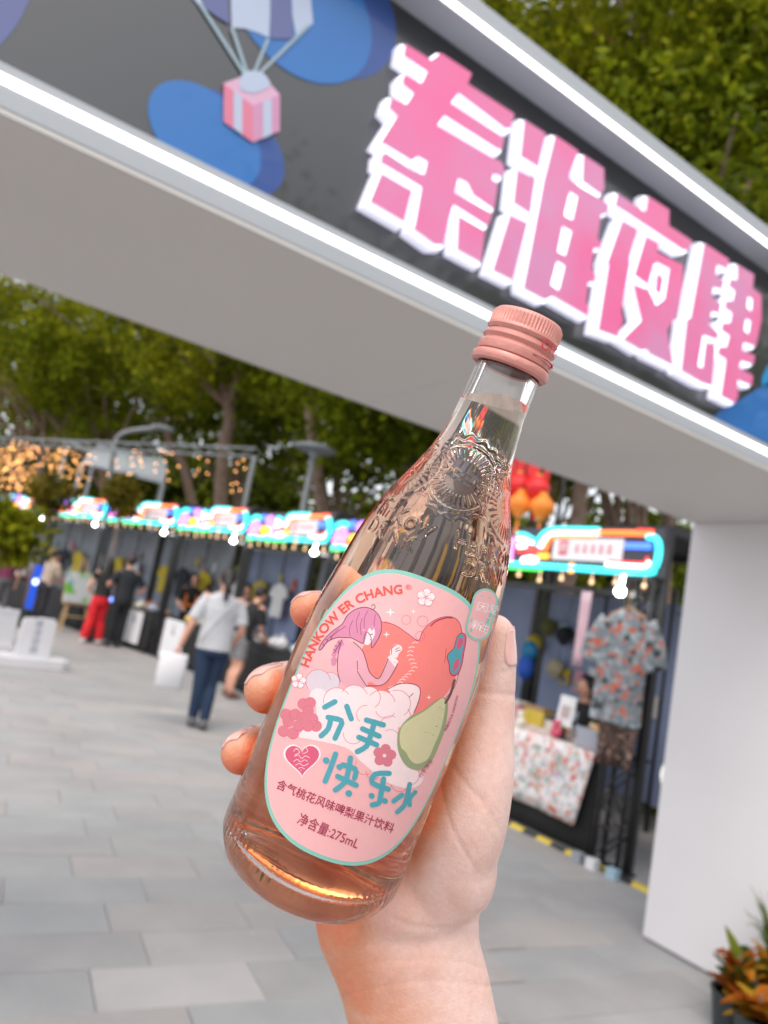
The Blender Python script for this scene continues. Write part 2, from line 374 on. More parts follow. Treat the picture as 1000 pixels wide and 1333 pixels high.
# raised letters, traced on the sign's own plane
def zc(ox, oy, s): return lambda pts: [(ox+x/s, oy+y/s) for x, y in pts]
Z1, Z2, Z3 = zc(450,40,4.348), zc(620,140,4.76), zc(760,230,4.167)
LET = []
LET.append(('letter', [
  (Z1([(340,75),(485,165),(540,125),(715,240),(692,300),(955,470),(938,548),(905,556),(640,355),(598,410),(860,580),(898,606),(885,668),(862,672),(560,480),(522,535),(812,705),(885,745),(900,785),(885,825),(838,812),(830,845),(862,862),(850,950),(838,1012),(722,930),(690,862),(640,835),(618,915),(830,1032),(822,1070),(800,1105),(612,985),(590,1050),(556,1210),(505,1208),(385,1120),(395,1090),(430,885),(200,748),(205,700),(230,690),(380,790),(445,812),(462,742),(410,712),(375,738),(200,630),(292,484),(245,432),(262,380),(345,415),(385,355),(325,305),(325,262),(345,250),(430,297),(462,232),(330,142)]), []),
  (Z1([(205,805),(378,905),(332,1078),(140,965)]), []),
  (Z1([(640,1045),(790,1130),(770,1310),(632,1235)]), [])]))
LET.append(('letter', [
  (Z2([(300,75),(432,160),(385,370),(275,300)]), []), (Z2([(255,385),(368,440),(338,660),(232,590)]), []), (Z2([(210,665),(322,715),(228,1068),(105,1005)]), []),
  (Z2([(668,290),(795,375),(797,500),(778,540),(660,455)]), []),
  (Z2([(495,170),(640,268),(575,430),(650,490),(775,562),(828,605),(815,650),(780,665),(755,800),(785,850),(765,872),(735,870),(718,990),(745,1040),(740,1075),(700,1085),(685,1200),(705,1245),(695,1290),(480,1165),(435,1190),(303,1120),(300,1100),(425,440)]),
   [Z2([(585,520),(632,550),(600,695),(550,665)]), Z2([(540,735),(595,765),(555,915),(510,890)]), Z2([(505,950),(553,980),(515,1130),(468,1095)])])]))
LET.append(('letter', [
  (Z3([(185,90),(265,145),(335,190),(350,105),(465,180),(462,265),(590,350),(572,395),(545,400),(170,155)]), []),
  (Z3([(210,235),(295,285),(248,440),(252,475),(205,730),(215,780),(185,868),(80,830),(135,480),(130,462)]), []),
  (Z3([(340,320),(410,360),(402,410),(540,478),(540,600),(503,760),(455,830),(487,1022),(365,962),(345,935),(318,942),(215,880),(315,780),(268,580),(355,612),(395,697),(440,662),(466,500),(400,465),(380,480),(352,588),(275,532)]), []),
  (Z3([(398,525),(436,545),(422,640),(390,618)]), [])]))
LET.append(('letter', [
  (Z3([(655,360),(790,450),(775,500),(725,478),(715,530),(765,570),(748,612),(705,600),(695,650),(748,690),(735,740),(695,732),(680,800),(735,850),(720,884),(648,860),(622,1028),(645,1036),(662,892),(715,920),(697,1132),(650,1120),(528,1050),(560,770),(580,765)]), []),
  (Z3([(835,475),(925,530),(918,605),(965,640),(965,780),(935,922),(870,900),(862,940),(930,970),(922,1017),(855,1000),(845,1035),(920,1080),(912,1132),(838,1102),(838,1190),(822,1226),(745,1186),(765,1055),(772,990),(725,960),(735,920),(775,922),(790,862),(745,830),(755,790),(795,792),(805,740),(765,710),(770,670),(810,672),(820,620),(785,590),(800,550),(832,560)]),
   [Z3([(893,650),(915,665),(910,728),(888,710)]), Z3([(882,770),(905,785),(895,852),(873,832)])])]))
YF = 1.728
def offset_poly(pts, d):
    """outward mitre offset of a closed 2-D outline"""
    a = sum(pts[i][0]*pts[(i+1) % len(pts)][1]-pts[(i+1) % len(pts)][0]*pts[i][1] for i in range(len(pts)))
    sg = 1 if a > 0 else -1; out = []; n = len(pts)
    for i in range(n):
        p0, p1, p2 = (np.array(pts[(i+k) % n]) for k in (-1, 0, 1))
        e1 = p1-p0; e2 = p2-p1; e1 = e1/max(np.linalg.norm(e1),1e-9); e2 = e2/max(np.linalg.norm(e2),1e-9)
        n1 = np.array([e1[1], -e1[0]])*sg; n2 = np.array([e2[1], -e2[0]])*sg; m = n1+n2; L2 = m@m
        m = m*(2/max(L2, 1e-6)) if L2 > 0.9 else m/max(math.sqrt(L2),1e-6)*1.2
        out.append(tuple(p1+m*d))
    return out
def pink_mat():
    m = mat('letter_pink_acrylic', (0.30, 0.055, 0.15), 0.35, emit=(0.92, 0.17, 0.36), estr=1.0, coat=0.2)
    nt = m.node_tree; N = nt.nodes; L = nt.links; g = N.new('ShaderNodeNewGeometry'); z = N.new('ShaderNodeTexNoise'); z.inputs['Scale'].default_value = 3.2; z.inputs['Detail'].default_value = 2
    L.new(g.outputs['Position'], z.inputs['Vector']); r = N.new('ShaderNodeValToRGB'); r.color_ramp.elements[0].position = 0.35; r.color_ramp.elements[0].color = (0.37, 0.065, 0.14, 1)
    r.color_ramp.elements[1].position = 0.68; r.color_ramp.elements[1].color = (0.26, 0.14, 0.22, 1); L.new(z.outputs['Fac'], r.inputs['Fac']); L.new(r.outputs[0], N['Principled BSDF'].inputs['Emission Color'])
    return m
M_LPINK = pink_mat(); M_LWHITE = mat('letter_white_glow', (0.85, 0.85, 0.9), 0.4, emit=(0.97, 0.95, 1.0), estr=1.15); M_LSIDE = mat('letter_side_white', (0.8, 0.8, 0.86), 0.4, emit=(0.74, 0.74, 0.95), estr=0.42)
for nm, polys in LET:
    fp = []; root = MB()
    for i, (o_, hs) in enumerate(polys):
        q = [onY(x, y, YF) for x, y in o_]; q = [(p[0], p[2]) for p in q]
        hq = [[(p[0], p[2]) for p in (onY(x, y, YF) for x, y in h)] for h in hs]
        fp.append((q, hq)); root.prism(q, pY(YF), 0.0007*i, 0.016, holes=hq, mi=0, mside=1)
    letter = root.build(nm, [M_LPINK, M_LSIDE], gate, world=True)
    back = MB()
    for i, (q, hq) in enumerate(fp):
        back.prism(offset_poly(q, 0.0065), pY(YF), 0.016+0.0008*i, YP-YF-0.03+0.0006*i, mi=0, mside=1)
        back.prism(offset_poly(q, 0.0095), pY(YF), YP-YF-0.030+0.0008*i, YP-YF-0.002, mi=1, mside=1)
    bo = back.build('glowing_backing', [M_LWHITE, M_LSIDE], letter, world=False)
    inv = WM[gate.name].inverted(); bo.data.transform(inv)
# ------------------------------------------------------------------ the bottle
def text_mesh(body, size=1.0, offset=0.0, align='LEFT'):
    """text as flat 2-D triangles: (verts Nx2, tris) - the built-in font"""
    c = bpy.data.curves.new('t', 'FONT'); c.body = body; c.size = size; c.offset = offset; c.align_x = align; c.resolution_u = 3
    o = bpy.data.objects.new('t', c); col.objects.link(o)
    me = bpy.data.meshes.new_from_object(o.evaluated_get(bpy.context.evaluated_depsgraph_get()))
    bm = bmesh.new(); bm.from_mesh(me); bmesh.ops.triangulate(bm, faces=bm.faces)
    bm.verts.index_update(); v = np.array([(q.co.x, q.co.y) for q in bm.verts]) if bm.verts else np.zeros((0, 2)); t = [tuple(q.index for q in f.verts) for f in bm.faces]
    bm.free(); bpy.data.objects.remove(o); bpy.data.curves.remove(c); bpy.data.meshes.remove(me); return v, t
MBOT = Matrix(((SD[0], FR[0], AX[0], B3[0]), (SD[1], FR[1], AX[1], B3[1]), (SD[2], FR[2], AX[2], B3[2]), (0,0,0,1)))
bottle = thing('glass_bottle', 'glass bottle of pink drink with pink illustrated label and pink cap, held in hand', 'bottle', mw=MBOT)
def glass_mat(name, ior, color=(1,1,1), rough=0.0, absorb=None, dens=0.0, bump=0.0):
    m = bpy.data.materials.new(name); m.use_nodes = True; N = m.node_tree.nodes; L = m.node_tree.links; N.clear()
    out = N.new('ShaderNodeOutputMaterial'); g = N.new('ShaderNodeBsdfGlass'); g.inputs['IOR'].default_value = ior; g.inputs['Roughness'].default_value = rough; g.inputs['Color'].default_value = (*color, 1)
    L.new(g.outputs[0], out.inputs['Surface'])
    if absorb: v = N.new('ShaderNodeVolumeAbsorption'); v.inputs['Color'].default_value = (*absorb, 1); v.inputs['Density'].default_value = dens; L.new(v.outputs[0], out.inputs['Volume'])
    if bump:
        tc = N.new('ShaderNodeTexCoord'); mp = N.new('ShaderNodeMapping'); mp.inputs['Scale'].default_value = (1, 1, 0.25); nz = N.new('ShaderNodeTexNoise'); nz.inputs['Scale'].default_value = 55; nz.inputs['Detail'].default_value = 2
        L.new(tc.outputs['Object'], mp.inputs[0]); L.new(mp.outputs[0], nz.inputs['Vector']); bp = N.new('ShaderNodeBump'); bp.inputs['Strength'].default_value = bump; bp.inputs['Distance'].default_value = 0.002
        L.new(nz.outputs['Fac'], bp.inputs['Height']); L.new(bp.outputs[0], g.inputs['Normal'])
    return m
M_GLASS = glass_mat('bottle_glass', 1.50, (1.0, 1.0, 1.0), bump=0.08)
M_DRINK = glass_mat('pink_drink', 1.335, (1, 1, 1), absorb=(1.0, 0.58, 0.16), dens=23.0)
# the drink touches the glass wall (relative index 1.335/1.5) and has one free surface to the air in the neck
_at = M_DRINK.node_tree.nodes.new('ShaderNodeAttribute'); _at.attribute_name = 'free_surface'; _mr = M_DRINK.node_tree.nodes.new('ShaderNodeMapRange'); _mr.inputs['To Min'].default_value = 1.335/1.50; _mr.inputs['To Max'].default_value = 1.335
M_DRINK.node_tree.links.new(_at.outputs['Fac'], _mr.inputs['Value']); M_DRINK.node_tree.links.new(_mr.outputs[0], [n for n in M_DRINK.node_tree.nodes if n.type == 'BSDF_GLASS'][0].inputs['IOR'])
# relief on the shoulder: sunburst medallions and raised lettering, pressed into the outer surface
ZG = sorted(set(np.round(np.concatenate([np.linspace(0.0085, 0.098, 34), np.linspace(0.098, 0.172, 230), np.linspace(0.172, 0.1955, 18)]), 6)))
NTH = 720
TH = np.linspace(-math.pi, math.pi, NTH, endpoint=False)
zz, tt = np.meshgrid(np.array(ZG), TH, indexing='ij'); rr = rad(zz); hh = np.zeros_like(zz)
def bump_line(d, w): return np.exp(-(d/w)**2)
for th0, zc0, R in ((math.radians(-2), 0.1515, 0.0122), (math.radians(-66), 0.1475, 0.0122), (math.radians(64), 0.1475, 0.0122)):
    dth = (tt-th0+math.pi) % (2*math.pi)-math.pi
    u = dth*np.maximum(rr, 0.013)*1.0; v = zz-zc0; q = np.hypot(u, v*1.06); a = np.arctan2(v, u)
    m = q < R*1.45
    h = bump_line(q-R*0.96, 0.00045)*0.9+bump_line(q-R*(1.16+0.05*np.cos(a*18)), 0.0005)*0.8
    rays = np.clip((np.cos(a*34)-0.1)*2.2, 0, 1)*np.clip((q-R*0.50)/(R*0.05), 0, 1)*np.clip((R*0.88-q)/(R*0.05), 0, 1)
    h = h+rays*0.8+bump_line(q-R*0.46, 0.0008)*0.15
    h = h+bump_line(v-0.0012+0.2*u, 0.00022)*(np.abs(u) < R*0.24)*0.5+bump_line(v+0.0008+0.2*u, 0.00022)*(np.abs(u) < R*0.28)*0.5
    hh = np.maximum(hh, np.where(m, h*0.00026, 0))
def press_text(body, size, th0, z0, h0, slope=0.0):
    global hh
    V, T = text_mesh(body, size, 0.0, 'CENTER')
    if not len(V): return
    c = (V.max(0)+V.min(0))/2; V = V-c; hw = (V.max(0)-V.min(0))/2+0.0003
    u = ((tt-th0+math.pi) % (2*math.pi)-math.pi)*rr; v = zz-z0-slope*u
    idx = np.argwhere((np.abs(u) < hw[0]) & (np.abs(v) < hw[1]))
    if not len(idx): return
    pu = u[idx[:,0], idx[:,1]]; pv = v[idx[:,0], idx[:,1]]; ins = np.zeros(len(idx), bool)
    for t in T:
        a, b_, c_ = V[t[0]], V[t[1]], V[t[2]]
        s1 = (b_[0]-a[0])*(pv-a[1])-(b_[1]-a[1])*(pu-a[0]); s2 = (c_[0]-b_[0])*(pv-b_[1])-(c_[1]-b_[1])*(pu-b_[0]); s3 = (a[0]-c_[0])*(pv-c_[1])-(a[1]-c_[1])*(pu-c_[0])
        ins |= ((s1 >= 0) & (s2 >= 0) & (s3 >= 0)) | ((s1 <= 0) & (s2 <= 0) & (s3 <= 0))
    k = idx[ins]; hh[k[:,0], k[:,1]] = np.maximum(hh[k[:,0], k[:,1]], h0)
for t0 in (-38, 44):
    press_text('HanKow', 0.0082, math.radians(t0), 0.1325, 0.00034)
    press_text('DRINK', 0.0072, math.radians(t0+2), 0.1258, 0.00034)
for _ in range(1):                                                # soften the pressed edges
    hh = (hh+np.roll(hh,1,0)+np.roll(hh,-1,0)+np.roll(hh,1,1)+np.roll(hh,-1,1))/5
# knurled band at the heel
kn = np.exp(-((zz-0.0125)/0.0016)**2)*np.clip(np.cos(tt*70), 0, 1)*0.00022; hh = hh+kn
RB = float(rad(0.05)); WALL = 0.0026
prof_lo = [(0.006, 0.0042), (0.014, 0.0036), (0.0205, 0.0016), (0.0236, 0.0004), (0.0262, 0.0), (0.0288, 0.0008), (0.0310, 0.0028), (0.0324, 0.0056)]
vs = []; fs = []
def ring(r, z): vs.extend([(r*math.sin(t), r*math.cos(t), z) for t in TH])
vs.append((0, 0, 0.0044))
for r, z in prof_lo: ring(r*RB/0.0332, z)
for i in range(len(ZG)):
    R_ = rr[i]+hh[i]; vs.extend(np.stack([R_*np.sin(TH), R_*np.cos(TH), zz[i]], -1).tolist())
rin = lambda z: max(0.0080, float(rad(z))-(WALL if z < 0.12 else WALL+0.0004))
top = [(float(rad(0.1955))+0.0006, 0.1975), (float(rad(0.1955))+0.0008, 0.2055), (0.0112, 0.2068), (0.0088, 0.2068), (0.0081, 0.2058)]
inner = [(rin(z), z) for z in np.linspace(0.198, 0.016, 70)]+[(rin(0.016)-0.0012, 0.0115), (rin(0.016)-0.0042, 0.0086), (rin(0.016)-0.010, 0.0076), (0.012, 0.0092), (0.005, 0.0098)]
for r, z in top+inner: ring(r, z)
nr = len(prof_lo)+len(ZG)+len(top)+len(inner); vs.append((0, 0, 0.0099))
fo = []; fi = []                                                   # outer wall with lip / cavity wall
for k in range(NTH): fo.append((0, 1+(k+1) % NTH, 1+k))
n_out = len(prof_lo)+len(ZG)+len(top)
for i in range(nr-1):
    a = 1+i*NTH; b2 = a+NTH
    (fo if i < n_out-1 else fi).extend([(a+k, a+(k+1) % NTH, b2+(k+1) % NTH, b2+k) for k in range(NTH)])
a = 1+(nr-1)*NTH; fi += [(a+k, a+(k+1) % NTH, len(vs)-1) for k in range(NTH)]
me = bpy.data.meshes.new('glass_body'); me.from_pydata(vs, [], fo+fi); me.update()
bm = bmesh.new(); bm.from_mesh(me); bmesh.ops.recalc_face_normals(bm, faces=bm.faces); bm.faces.ensure_lookup_table()
_inv = MBOT.to_3x3().inverted(); _nl = (_inv @ Vector((0,0,1))).normalized(); _lv = 0.853*HT; _pc = Vector((0,0,_lv))
cav = [bm.faces[k] for k in range(len(fo), len(fo)+len(fi))]
geom = list({e for f in cav for e in f.edges} | {v for f in cav for v in f.verts} | set(cav))
bmesh.ops.bisect_plane(bm, geom=geom, plane_co=_pc, plane_no=_nl)
bm.faces.ensure_lookup_table(); outer_set = lambda f: False
cavf = [f for f in bm.faces if all(math.hypot(v.co.x, v.co.y) < float(rad(min(max(v.co.z,0.0),0.205)))-0.0012 or (v.co.z > .006 and math.hypot(v.co.x, v.co.y) < .02 and v.co.z < .02) for v in f.verts) and all(v.co.z > 0.0068 for v in f.verts)]
low = [f for f in cavf if (f.calc_center_median()-_pc).dot(_nl) < 0 and f.calc_center_median().z < 0.2]
bmd = bmesh.new(); vm = {}
for f in low:                                                      # the wetted wall belongs to the drink
    q = []
    for v in f.verts:
        if v not in vm: vm[v] = bmd.verts.new(v.co)
        q.append(vm[v])
    bmd.faces.new(q)
bmesh.ops.delete(bm, geom=low, context='FACES'); bm.to_mesh(me); bm.free()
link_mesh('glass_body', me, M_GLASS, bottle, smooth=True)
fl_ = bmd.verts.layers.float.new('free_surface')
ed = [e for e in bmd.edges if e.is_boundary]; top_f = bmesh.ops.edgeloop_fill(bmd, edges=ed)['faces']
for f in bmd.faces: f.smooth = True
nv_ = []
for f in top_f:                                                    # split the free surface off so that its rim keeps its own index
    c = f.calc_center_median(); ring_ = [bmd.verts.new(v.co) for v in f.verts]; bmd.faces.remove(f)
    nf = bmd.faces.new(ring_); nf.smooth = False
    for v in ring_: v[fl_] = 1.0
bmd.normal_update()
for f in bmd.faces:
    c = f.calc_center_median()
    if len(f.verts) > 8: out = f.normal.dot(_nl) > 0
    else:
        axis_pt = Vector((0, 0, min(max(c.z, 0.02), 0.19))); out = f.normal.dot(c-axis_pt) > 0
    if not out: f.normal_flip()
dm = bpy.data.meshes.new('drink'); bmd.to_mesh(dm); bmd.free(); link_mesh('drink', dm, M_DRINK, bottle)
# cap
M_CAP = mat('cap_pink_metal', (208, 140, 130), 0.5, metal=0.2, var=0.05, vscale=300, bump=0.08, bscale=500, coat=0.3)
zb = 0.906*HT; zt = HT; ch = zt-zb
cp = [(0.0112, 0.0005), (0.0128, 0.0), (0.0138, 0.0006), (0.0142, 0.0017), (0.0141, 0.0029), (0.0136, 0.0036), (0.0127, 0.0038), (0.0127, 0.0041), (0.0133, 0.0043), (0.0135, 0.0052), (0.0134, 0.0070),
      (0.0128, 0.0077), (0.01235, 0.0084), (0.0128, 0.0091), (0.0133, 0.0096), (0.0132, 0.0102), (0.0125, 0.0109), (0.0121, 0.0117), (0.0126, 0.0124), (0.0130, 0.0130), (0.0128, 0.0140)]
kz0, kz1 = 0.0142, 0.0178
cp += [(0.0126, kz0), (0.0126, kz1), (0.0124, 0.0186), (0.0118, 0.0193), (0.0105, 0.0197), (0.006, 0.0199), (0.0005, 0.0199)]
sc = ch/0.0199; b = MB(); n = 192; V = []
for r, z in cp:
    for k in range(n):
        g = 2*math.pi*k/n; r2 = r*0.985+(0.00028*math.cos(64*g) if kz0-1e-5 <= z <= kz1+1e-5 else 0); V.append((r2*math.cos(g), r2*math.sin(g), zb+z*sc))
F = [(i*n+k, i*n+(k+1) % n, (i+1)*n+(k+1) % n, (i+1)*n+k) for i in range(len(cp)-1) for k in range(n)]; F.append(tuple((len(cp)-1)*n+k for k in range(n)))
b.add(V, F); cap = b.build('cap', M_CAP, bottle, smooth=True, angle=35)
M_CAPRED = mat('cap_print_red', (214, 54, 70), 0.45)
b = MB(); V, T = text_mesh('OPEN', 0.0050, 0, 'CENTER'); V = V-(V.max(0)+V.min(0))/2
b.add([(0.01338*math.sin(math.radians(58)+x/0.0131), 0.01338*math.cos(math.radians(58)+x/0.0131), zb+0.0108*sc+y) for x, y in V], T)
arr = [(-0.008,0),(-0.0015,0.0006),(0.0035,0.0006),(0.0035,0.0016),(0.0065,0),(0.0035,-0.0016),(0.0035,-0.0006),(-0.0015,-0.0006)]
st = MB(); st.prism(arr, lambda x, y, d: (0.0138*math.sin(math.radians(56)+x/0.0133), 0.0138*math.cos(math.radians(56)+x/0.0133), zb+0.0062*sc+y), 0, 0, back=False)
b.add(st.v, [f for f in st.f if len(f) == 3]); b.build('cap_print', M_CAPRED, cap, fix=False)

# ------------------------------------------------------------------ the label: paper and everything printed on it
def paper(name, rgb, rough=0.5):
    m = mat(name, rgb, rough, var=0.025, vscale=420, coat=0.15, bump=0.03, bscale=900); N = m.node_tree.nodes; L = m.node_tree.links
    tr = N.new('ShaderNodeBsdfTranslucent'); tr.inputs['Color'].default_value = (*[min(1, c*1.05) for c in lin(rgb)], 1); mx = N.new('ShaderNodeMixShader'); mx.inputs[0].default_value = 0.18       # thin film: some light passes
    L.new(N['Principled BSDF'].outputs[0], mx.inputs[1]); L.new(tr.outputs[0], mx.inputs[2]); L.new(mx.outputs[0], N['Material Output'].inputs['Surface']); return m
M_MINT = paper('label_mint', (146, 208, 195)); M_LPK = paper('label_pink', (255, 190, 192))
TH0, ZC0, TW, ZW = math.radians(5.5), 0.336*HT, math.radians(60.5), 0.2215*HT
def label_sheet(name, inset, off, m, parent):
    n1, n2 = 72, 96; V = []; F = []; ex = 2.75
    tw, zw = TW-inset/RB, ZW-inset
    for j in range(n2+1):
        v = -math.cos(math.pi*j/n2); w = (max(0.0, 1-abs(v)**ex))**(1/ex)
        for i in range(n1+1):
            u = (2*i/n1-1)*w; th = TH0+u*tw; z = ZC0+v*zw; V.append(onbottle(th, z, off))
    F = [(j*(n1+1)+i, j*(n1+1)+i+1, (j+1)*(n1+1)+i+1, (j+1)*(n1+1)+i) for j in range(n2) for i in range(n1)]
    b = MB(); b.add(V, F); return b.build(name, m, parent, smooth=True, fix=False)
label = label_sheet('label', 0.0, 0.00010, M_MINT, bottle)
label_sheet('label_field', 0.0013, 0.00013, M_LPK, label)
LAYER = [0]
def decal(name, shapes, m, parent=None):
    """shapes: list of (verts in photo px, tris) or outlines; laid on the glass as thin print"""
    b = MB(); bm = bmesh.new(); LAYER[0] += 1; lay0 = 0.00014+LAYER[0]*0.0000045
    allv = []; allf = []
    for si, s in enumerate(shapes):
        if isinstance(s, tuple): V, T = s
        else:
            V = np.array(s, float); T = tessellate_polygon([[Vector((p[0], p[1], 0)) for p in s]])
        bm = bmesh.new(); bv = [bm.verts.new((p[0], p[1], 0)) for p in V]
        for t in T:
            try: bm.faces.new([bv[i] for i in t])
            except ValueError: pass
        xs = [p[0]*0.926+p[1]*0.378 for p in V]; lo, hi = min(xs), max(xs)
        k = math.floor(lo/5)+1
        while k*5 < hi:
            bmesh.ops.bisect_plane(bm, geom=bm.verts[:]+bm.edges[:]+bm.faces[:], plane_co=(0.926*k*5, 0.378*k*5, 0), plane_no=(0.926, 0.378, 0)); k += 1
        ys = [p[0]*0.378-p[1]*0.926 for p in V]; lo, hi = min(ys), max(ys); k = math.floor(lo/12)+1
        while k*12 < hi:
            bmesh.ops.bisect_plane(bm, geom=bm.verts[:]+bm.edges[:]+bm.faces[:], plane_co=(0.378*k*12, -0.926*k*12, 0), plane_no=(0.378, -0.926, 0)); k += 1
        bm.verts.index_update(); off = lay0+si*0.0000004
        W = []
        for q in bm.verts: th, z = ray_bottle(q.co.x, q.co.y); W.append(onbottle(th, z, off))
        b.add(W, [tuple(reversed([q.index for q in f.verts])) for f in bm.faces]); bm.free()
    return b.build(name, m, parent or label, smooth=True, fix=False)
A_ = lambda pts: [(340+x/3.3333, 740+y/3.3333) for x, y in pts]
B_ = lambda pts: [(340+x/3.3333, 840+y/3.3333) for x, y in pts]
C_ = lambda pts: [(500+x/6.25, 740+y/6.25) for x, y in pts]
D_ = lambda pts: [(340+x/3.846, 900+y/3.846) for x, y in pts]
def circ(cx, cy, r, n=16): return [(cx+r*math.cos(2*math.pi*k/n), cy+r*math.sin(2*math.pi*k/n)) for k in range(n)]
def strok(pts, w, closed=False, round_=True):
    """a brush line as small overlapping pieces (quads + round joints)"""
    out = []; m = len(pts); pts = [np.array(p, float) for p in pts]
    L = []; R = []
    for i in range(m):
        t = pts[(i+1) % m if closed else min(i+1, m-1)]-pts[(i-1) if (closed or i) else 0]; t = t/max(np.linalg.norm(t), 1e-9); nn = np.array([-t[1], t[0]])*w/2
        L.append(pts[i]+nn); R.append(pts[i]-nn)
    V = L+R; T = []
    for i in range(m if closed else m-1):
        j = (i+1) % m; T += [(i, j, m+j), (i, m+j, m+i)]
    out.append((np.array(V), T))
    if round_ and not closed:
        for p in (pts[0], pts[-1]): out.append([tuple(c) for c in circ(p[0], p[1], w/2, 12)])
    return out
def S(pts, w, n=4, closed=False): return strok(smooth_loop(pts, n, closed), w, closed, round_=w > 1.6)
SM = smooth_loop
INK = paper('ink_crimson', (176, 52, 92)); INKD = paper('ink_plum', (120, 52, 78)); CORAL = paper('ink_coral', (250, 136, 130)); MAUVE = paper('ink_mauve', (222, 142, 174)); PALE = paper('ink_pale', (255, 232, 234)); ROSE = paper('ink_rose', (236, 176, 190))
TEAL = paper('ink_teal', (84, 172, 186)); PEARD = paper('ink_pear_edge', (160, 170, 128)); PEAR = paper('ink_pear', (222, 214, 170)); RED = paper('ink_red', (226, 88, 72)); HOT = paper('ink_hot_pink', (224, 96, 130)); FLW = paper('ink_flower', (226, 130, 146)); GREY = paper('ink_lilac', (226, 212, 222)); CRIM = paper('ink_dark_red', (168, 46, 84)); BROWN = paper('ink_brown', (120, 78, 70)); WHITE = paper('ink_white', (250, 240, 240)); MINTD = paper('ink_mint', (140, 198, 186))
# big peach heart with the girl in front of it
HEART = A_([(470,300),(525,232),(580,245),(640,285),(682,312),(702,270),(742,230),(790,210),(835,212),(862,240),(872,290),(868,360),(850,450),(812,530),(740,610),(660,680),(560,640),(480,560),(430,450),(430,370)])
decal('printed_heart', [SM(HEART, 5)], CORAL)
decal('printed_heart_outline', S(A_([(525,232),(580,245),(640,285),(682,312),(702,270),(742,230),(790,210),(835,212),(862,240),(872,290)]), 0.9)+S(A_([(735,250),(760,228),(800,214),(830,214)]), 1.6)+S(A_([(858,450),(835,520),(780,580)]), 0.7)+S(A_([(802,345),(800,375),(795,410)]), 0.6), INK)
decal('printed_stitch', sum([S(A_([(x, y), (x+12, y-6), (x+26, y-2)]), 0.9) for x, y in ((655,325),(640,345),(635,362),(632,380),(640,398),(648,415),(652,432),(640,448),(625,462),(612,474),(600,485),(590,497))], []), PALE)
HAIR = A_([(355,240),(375,205),(410,178),(455,168),(495,185),(518,215),(524,250),(518,285),(500,320),(480,345),(478,300),(460,275),(448,300),(445,325),(420,315),(395,302),(365,300),(330,300),(290,318),(262,352),(252,350),(268,318),(300,282),(335,255)])
decal('printed_jacket', [SM(A_([(352,305),(395,318),(432,345),(455,400),(470,450),(508,478),(530,440),(552,388),(590,415),(575,445),(545,492),(510,508),(475,492),(462,508),(490,540),(440,548),(385,522),(345,492),(333,440),(335,370)]), 4)], ROSE)
decal('printed_skin', [SM(A_([(560,372),(566,345),(585,330),(606,335),(612,352),(598,368),(588,388)]), 4), SM(A_([(548,524),(600,500),(655,500),(688,520),(684,570),(662,625),(628,652),(632,600),(610,560)]), 4), A_([(548,385),(566,372),(596,402),(582,428)])], PALE)
decal('printed_hair', [SM(HAIR, 4)]+[[(x, y) for x, y in circ(*A_([(u, v)])[0], r/3.33, 10)] for u, v, r in ((345,325,16),(333,342,15),(324,358,13),(318,374,11),(318,398,14),(316,412,11))], MAUVE)
decal('printed_face', [SM(A_([(446,258),(470,250),(489,258),(495,280),(489,298),(476,322),(462,332),(449,320)]), 4)], PALE)
decal('printed_fringe', [SM(A_([(404,205),(450,180),(500,192),(522,225),(524,256),(512,290),(503,262),(492,256),(482,270),(472,258),(462,276),(456,300),(446,322),(430,300),(412,260)]), 4)], MAUVE)
decal('printed_hair_shade', sum([S(A_(q), 1.1) for q in ([(430,190),(415,230),(420,280)],[(465,182),(450,215),(448,262)],[(498,200),(492,225),(492,250)],[(370,250),(340,270),(305,300)],[(400,225),(385,260),(388,295)],[(440,215),(432,250),(436,290)],[(345,318),(335,340),(322,362)],[(338,262),(312,288),(285,312)])], []), paper('ink_hair_dark', (186, 96, 138)))
decal('printed_girl_outline', S(HAIR, 1.0, 3, True)+S(A_([(352,308),(336,370),(333,440),(345,492)]), 0.95)+S(A_([(400,318),(440,355),(458,405),(472,450),(508,478),(532,440),(552,390)]), 0.95)+S(A_([(418,445),(445,490),(475,535)]), 0.95)+S(A_([(462,508),(510,508),(545,492),(578,442),(592,412)]), 0.95)+S(A_([(418,400),(420,440)]), 0.8)
      +S(A_([(548,524),(600,500),(655,500),(688,520),(684,570),(662,625)]), 0.95)+S(A_([(640,560),(660,540)]), 0.8)+S(A_([(566,372),(568,345),(588,332)]), 0.8)+S(A_([(582,352),(600,342)]), 0.8)+S(A_([(584,360),(606,352)]), 0.8)+S(A_([(468,284),(477,288),(486,283)]), 1.0)+S(A_([(474,308),(480,309)]), 0.7)+S(A_([(478,165),(490,155),(496,168),(486,178),(476,172)]), 0.8)
      +sum([S(A_([(x, y), (x+9, y+9), (x+1, y+16)]), 0.8) for x, y in ((335,318),(324,334),(316,350),(300,292),(282,306),(268,326))], []), INKD)
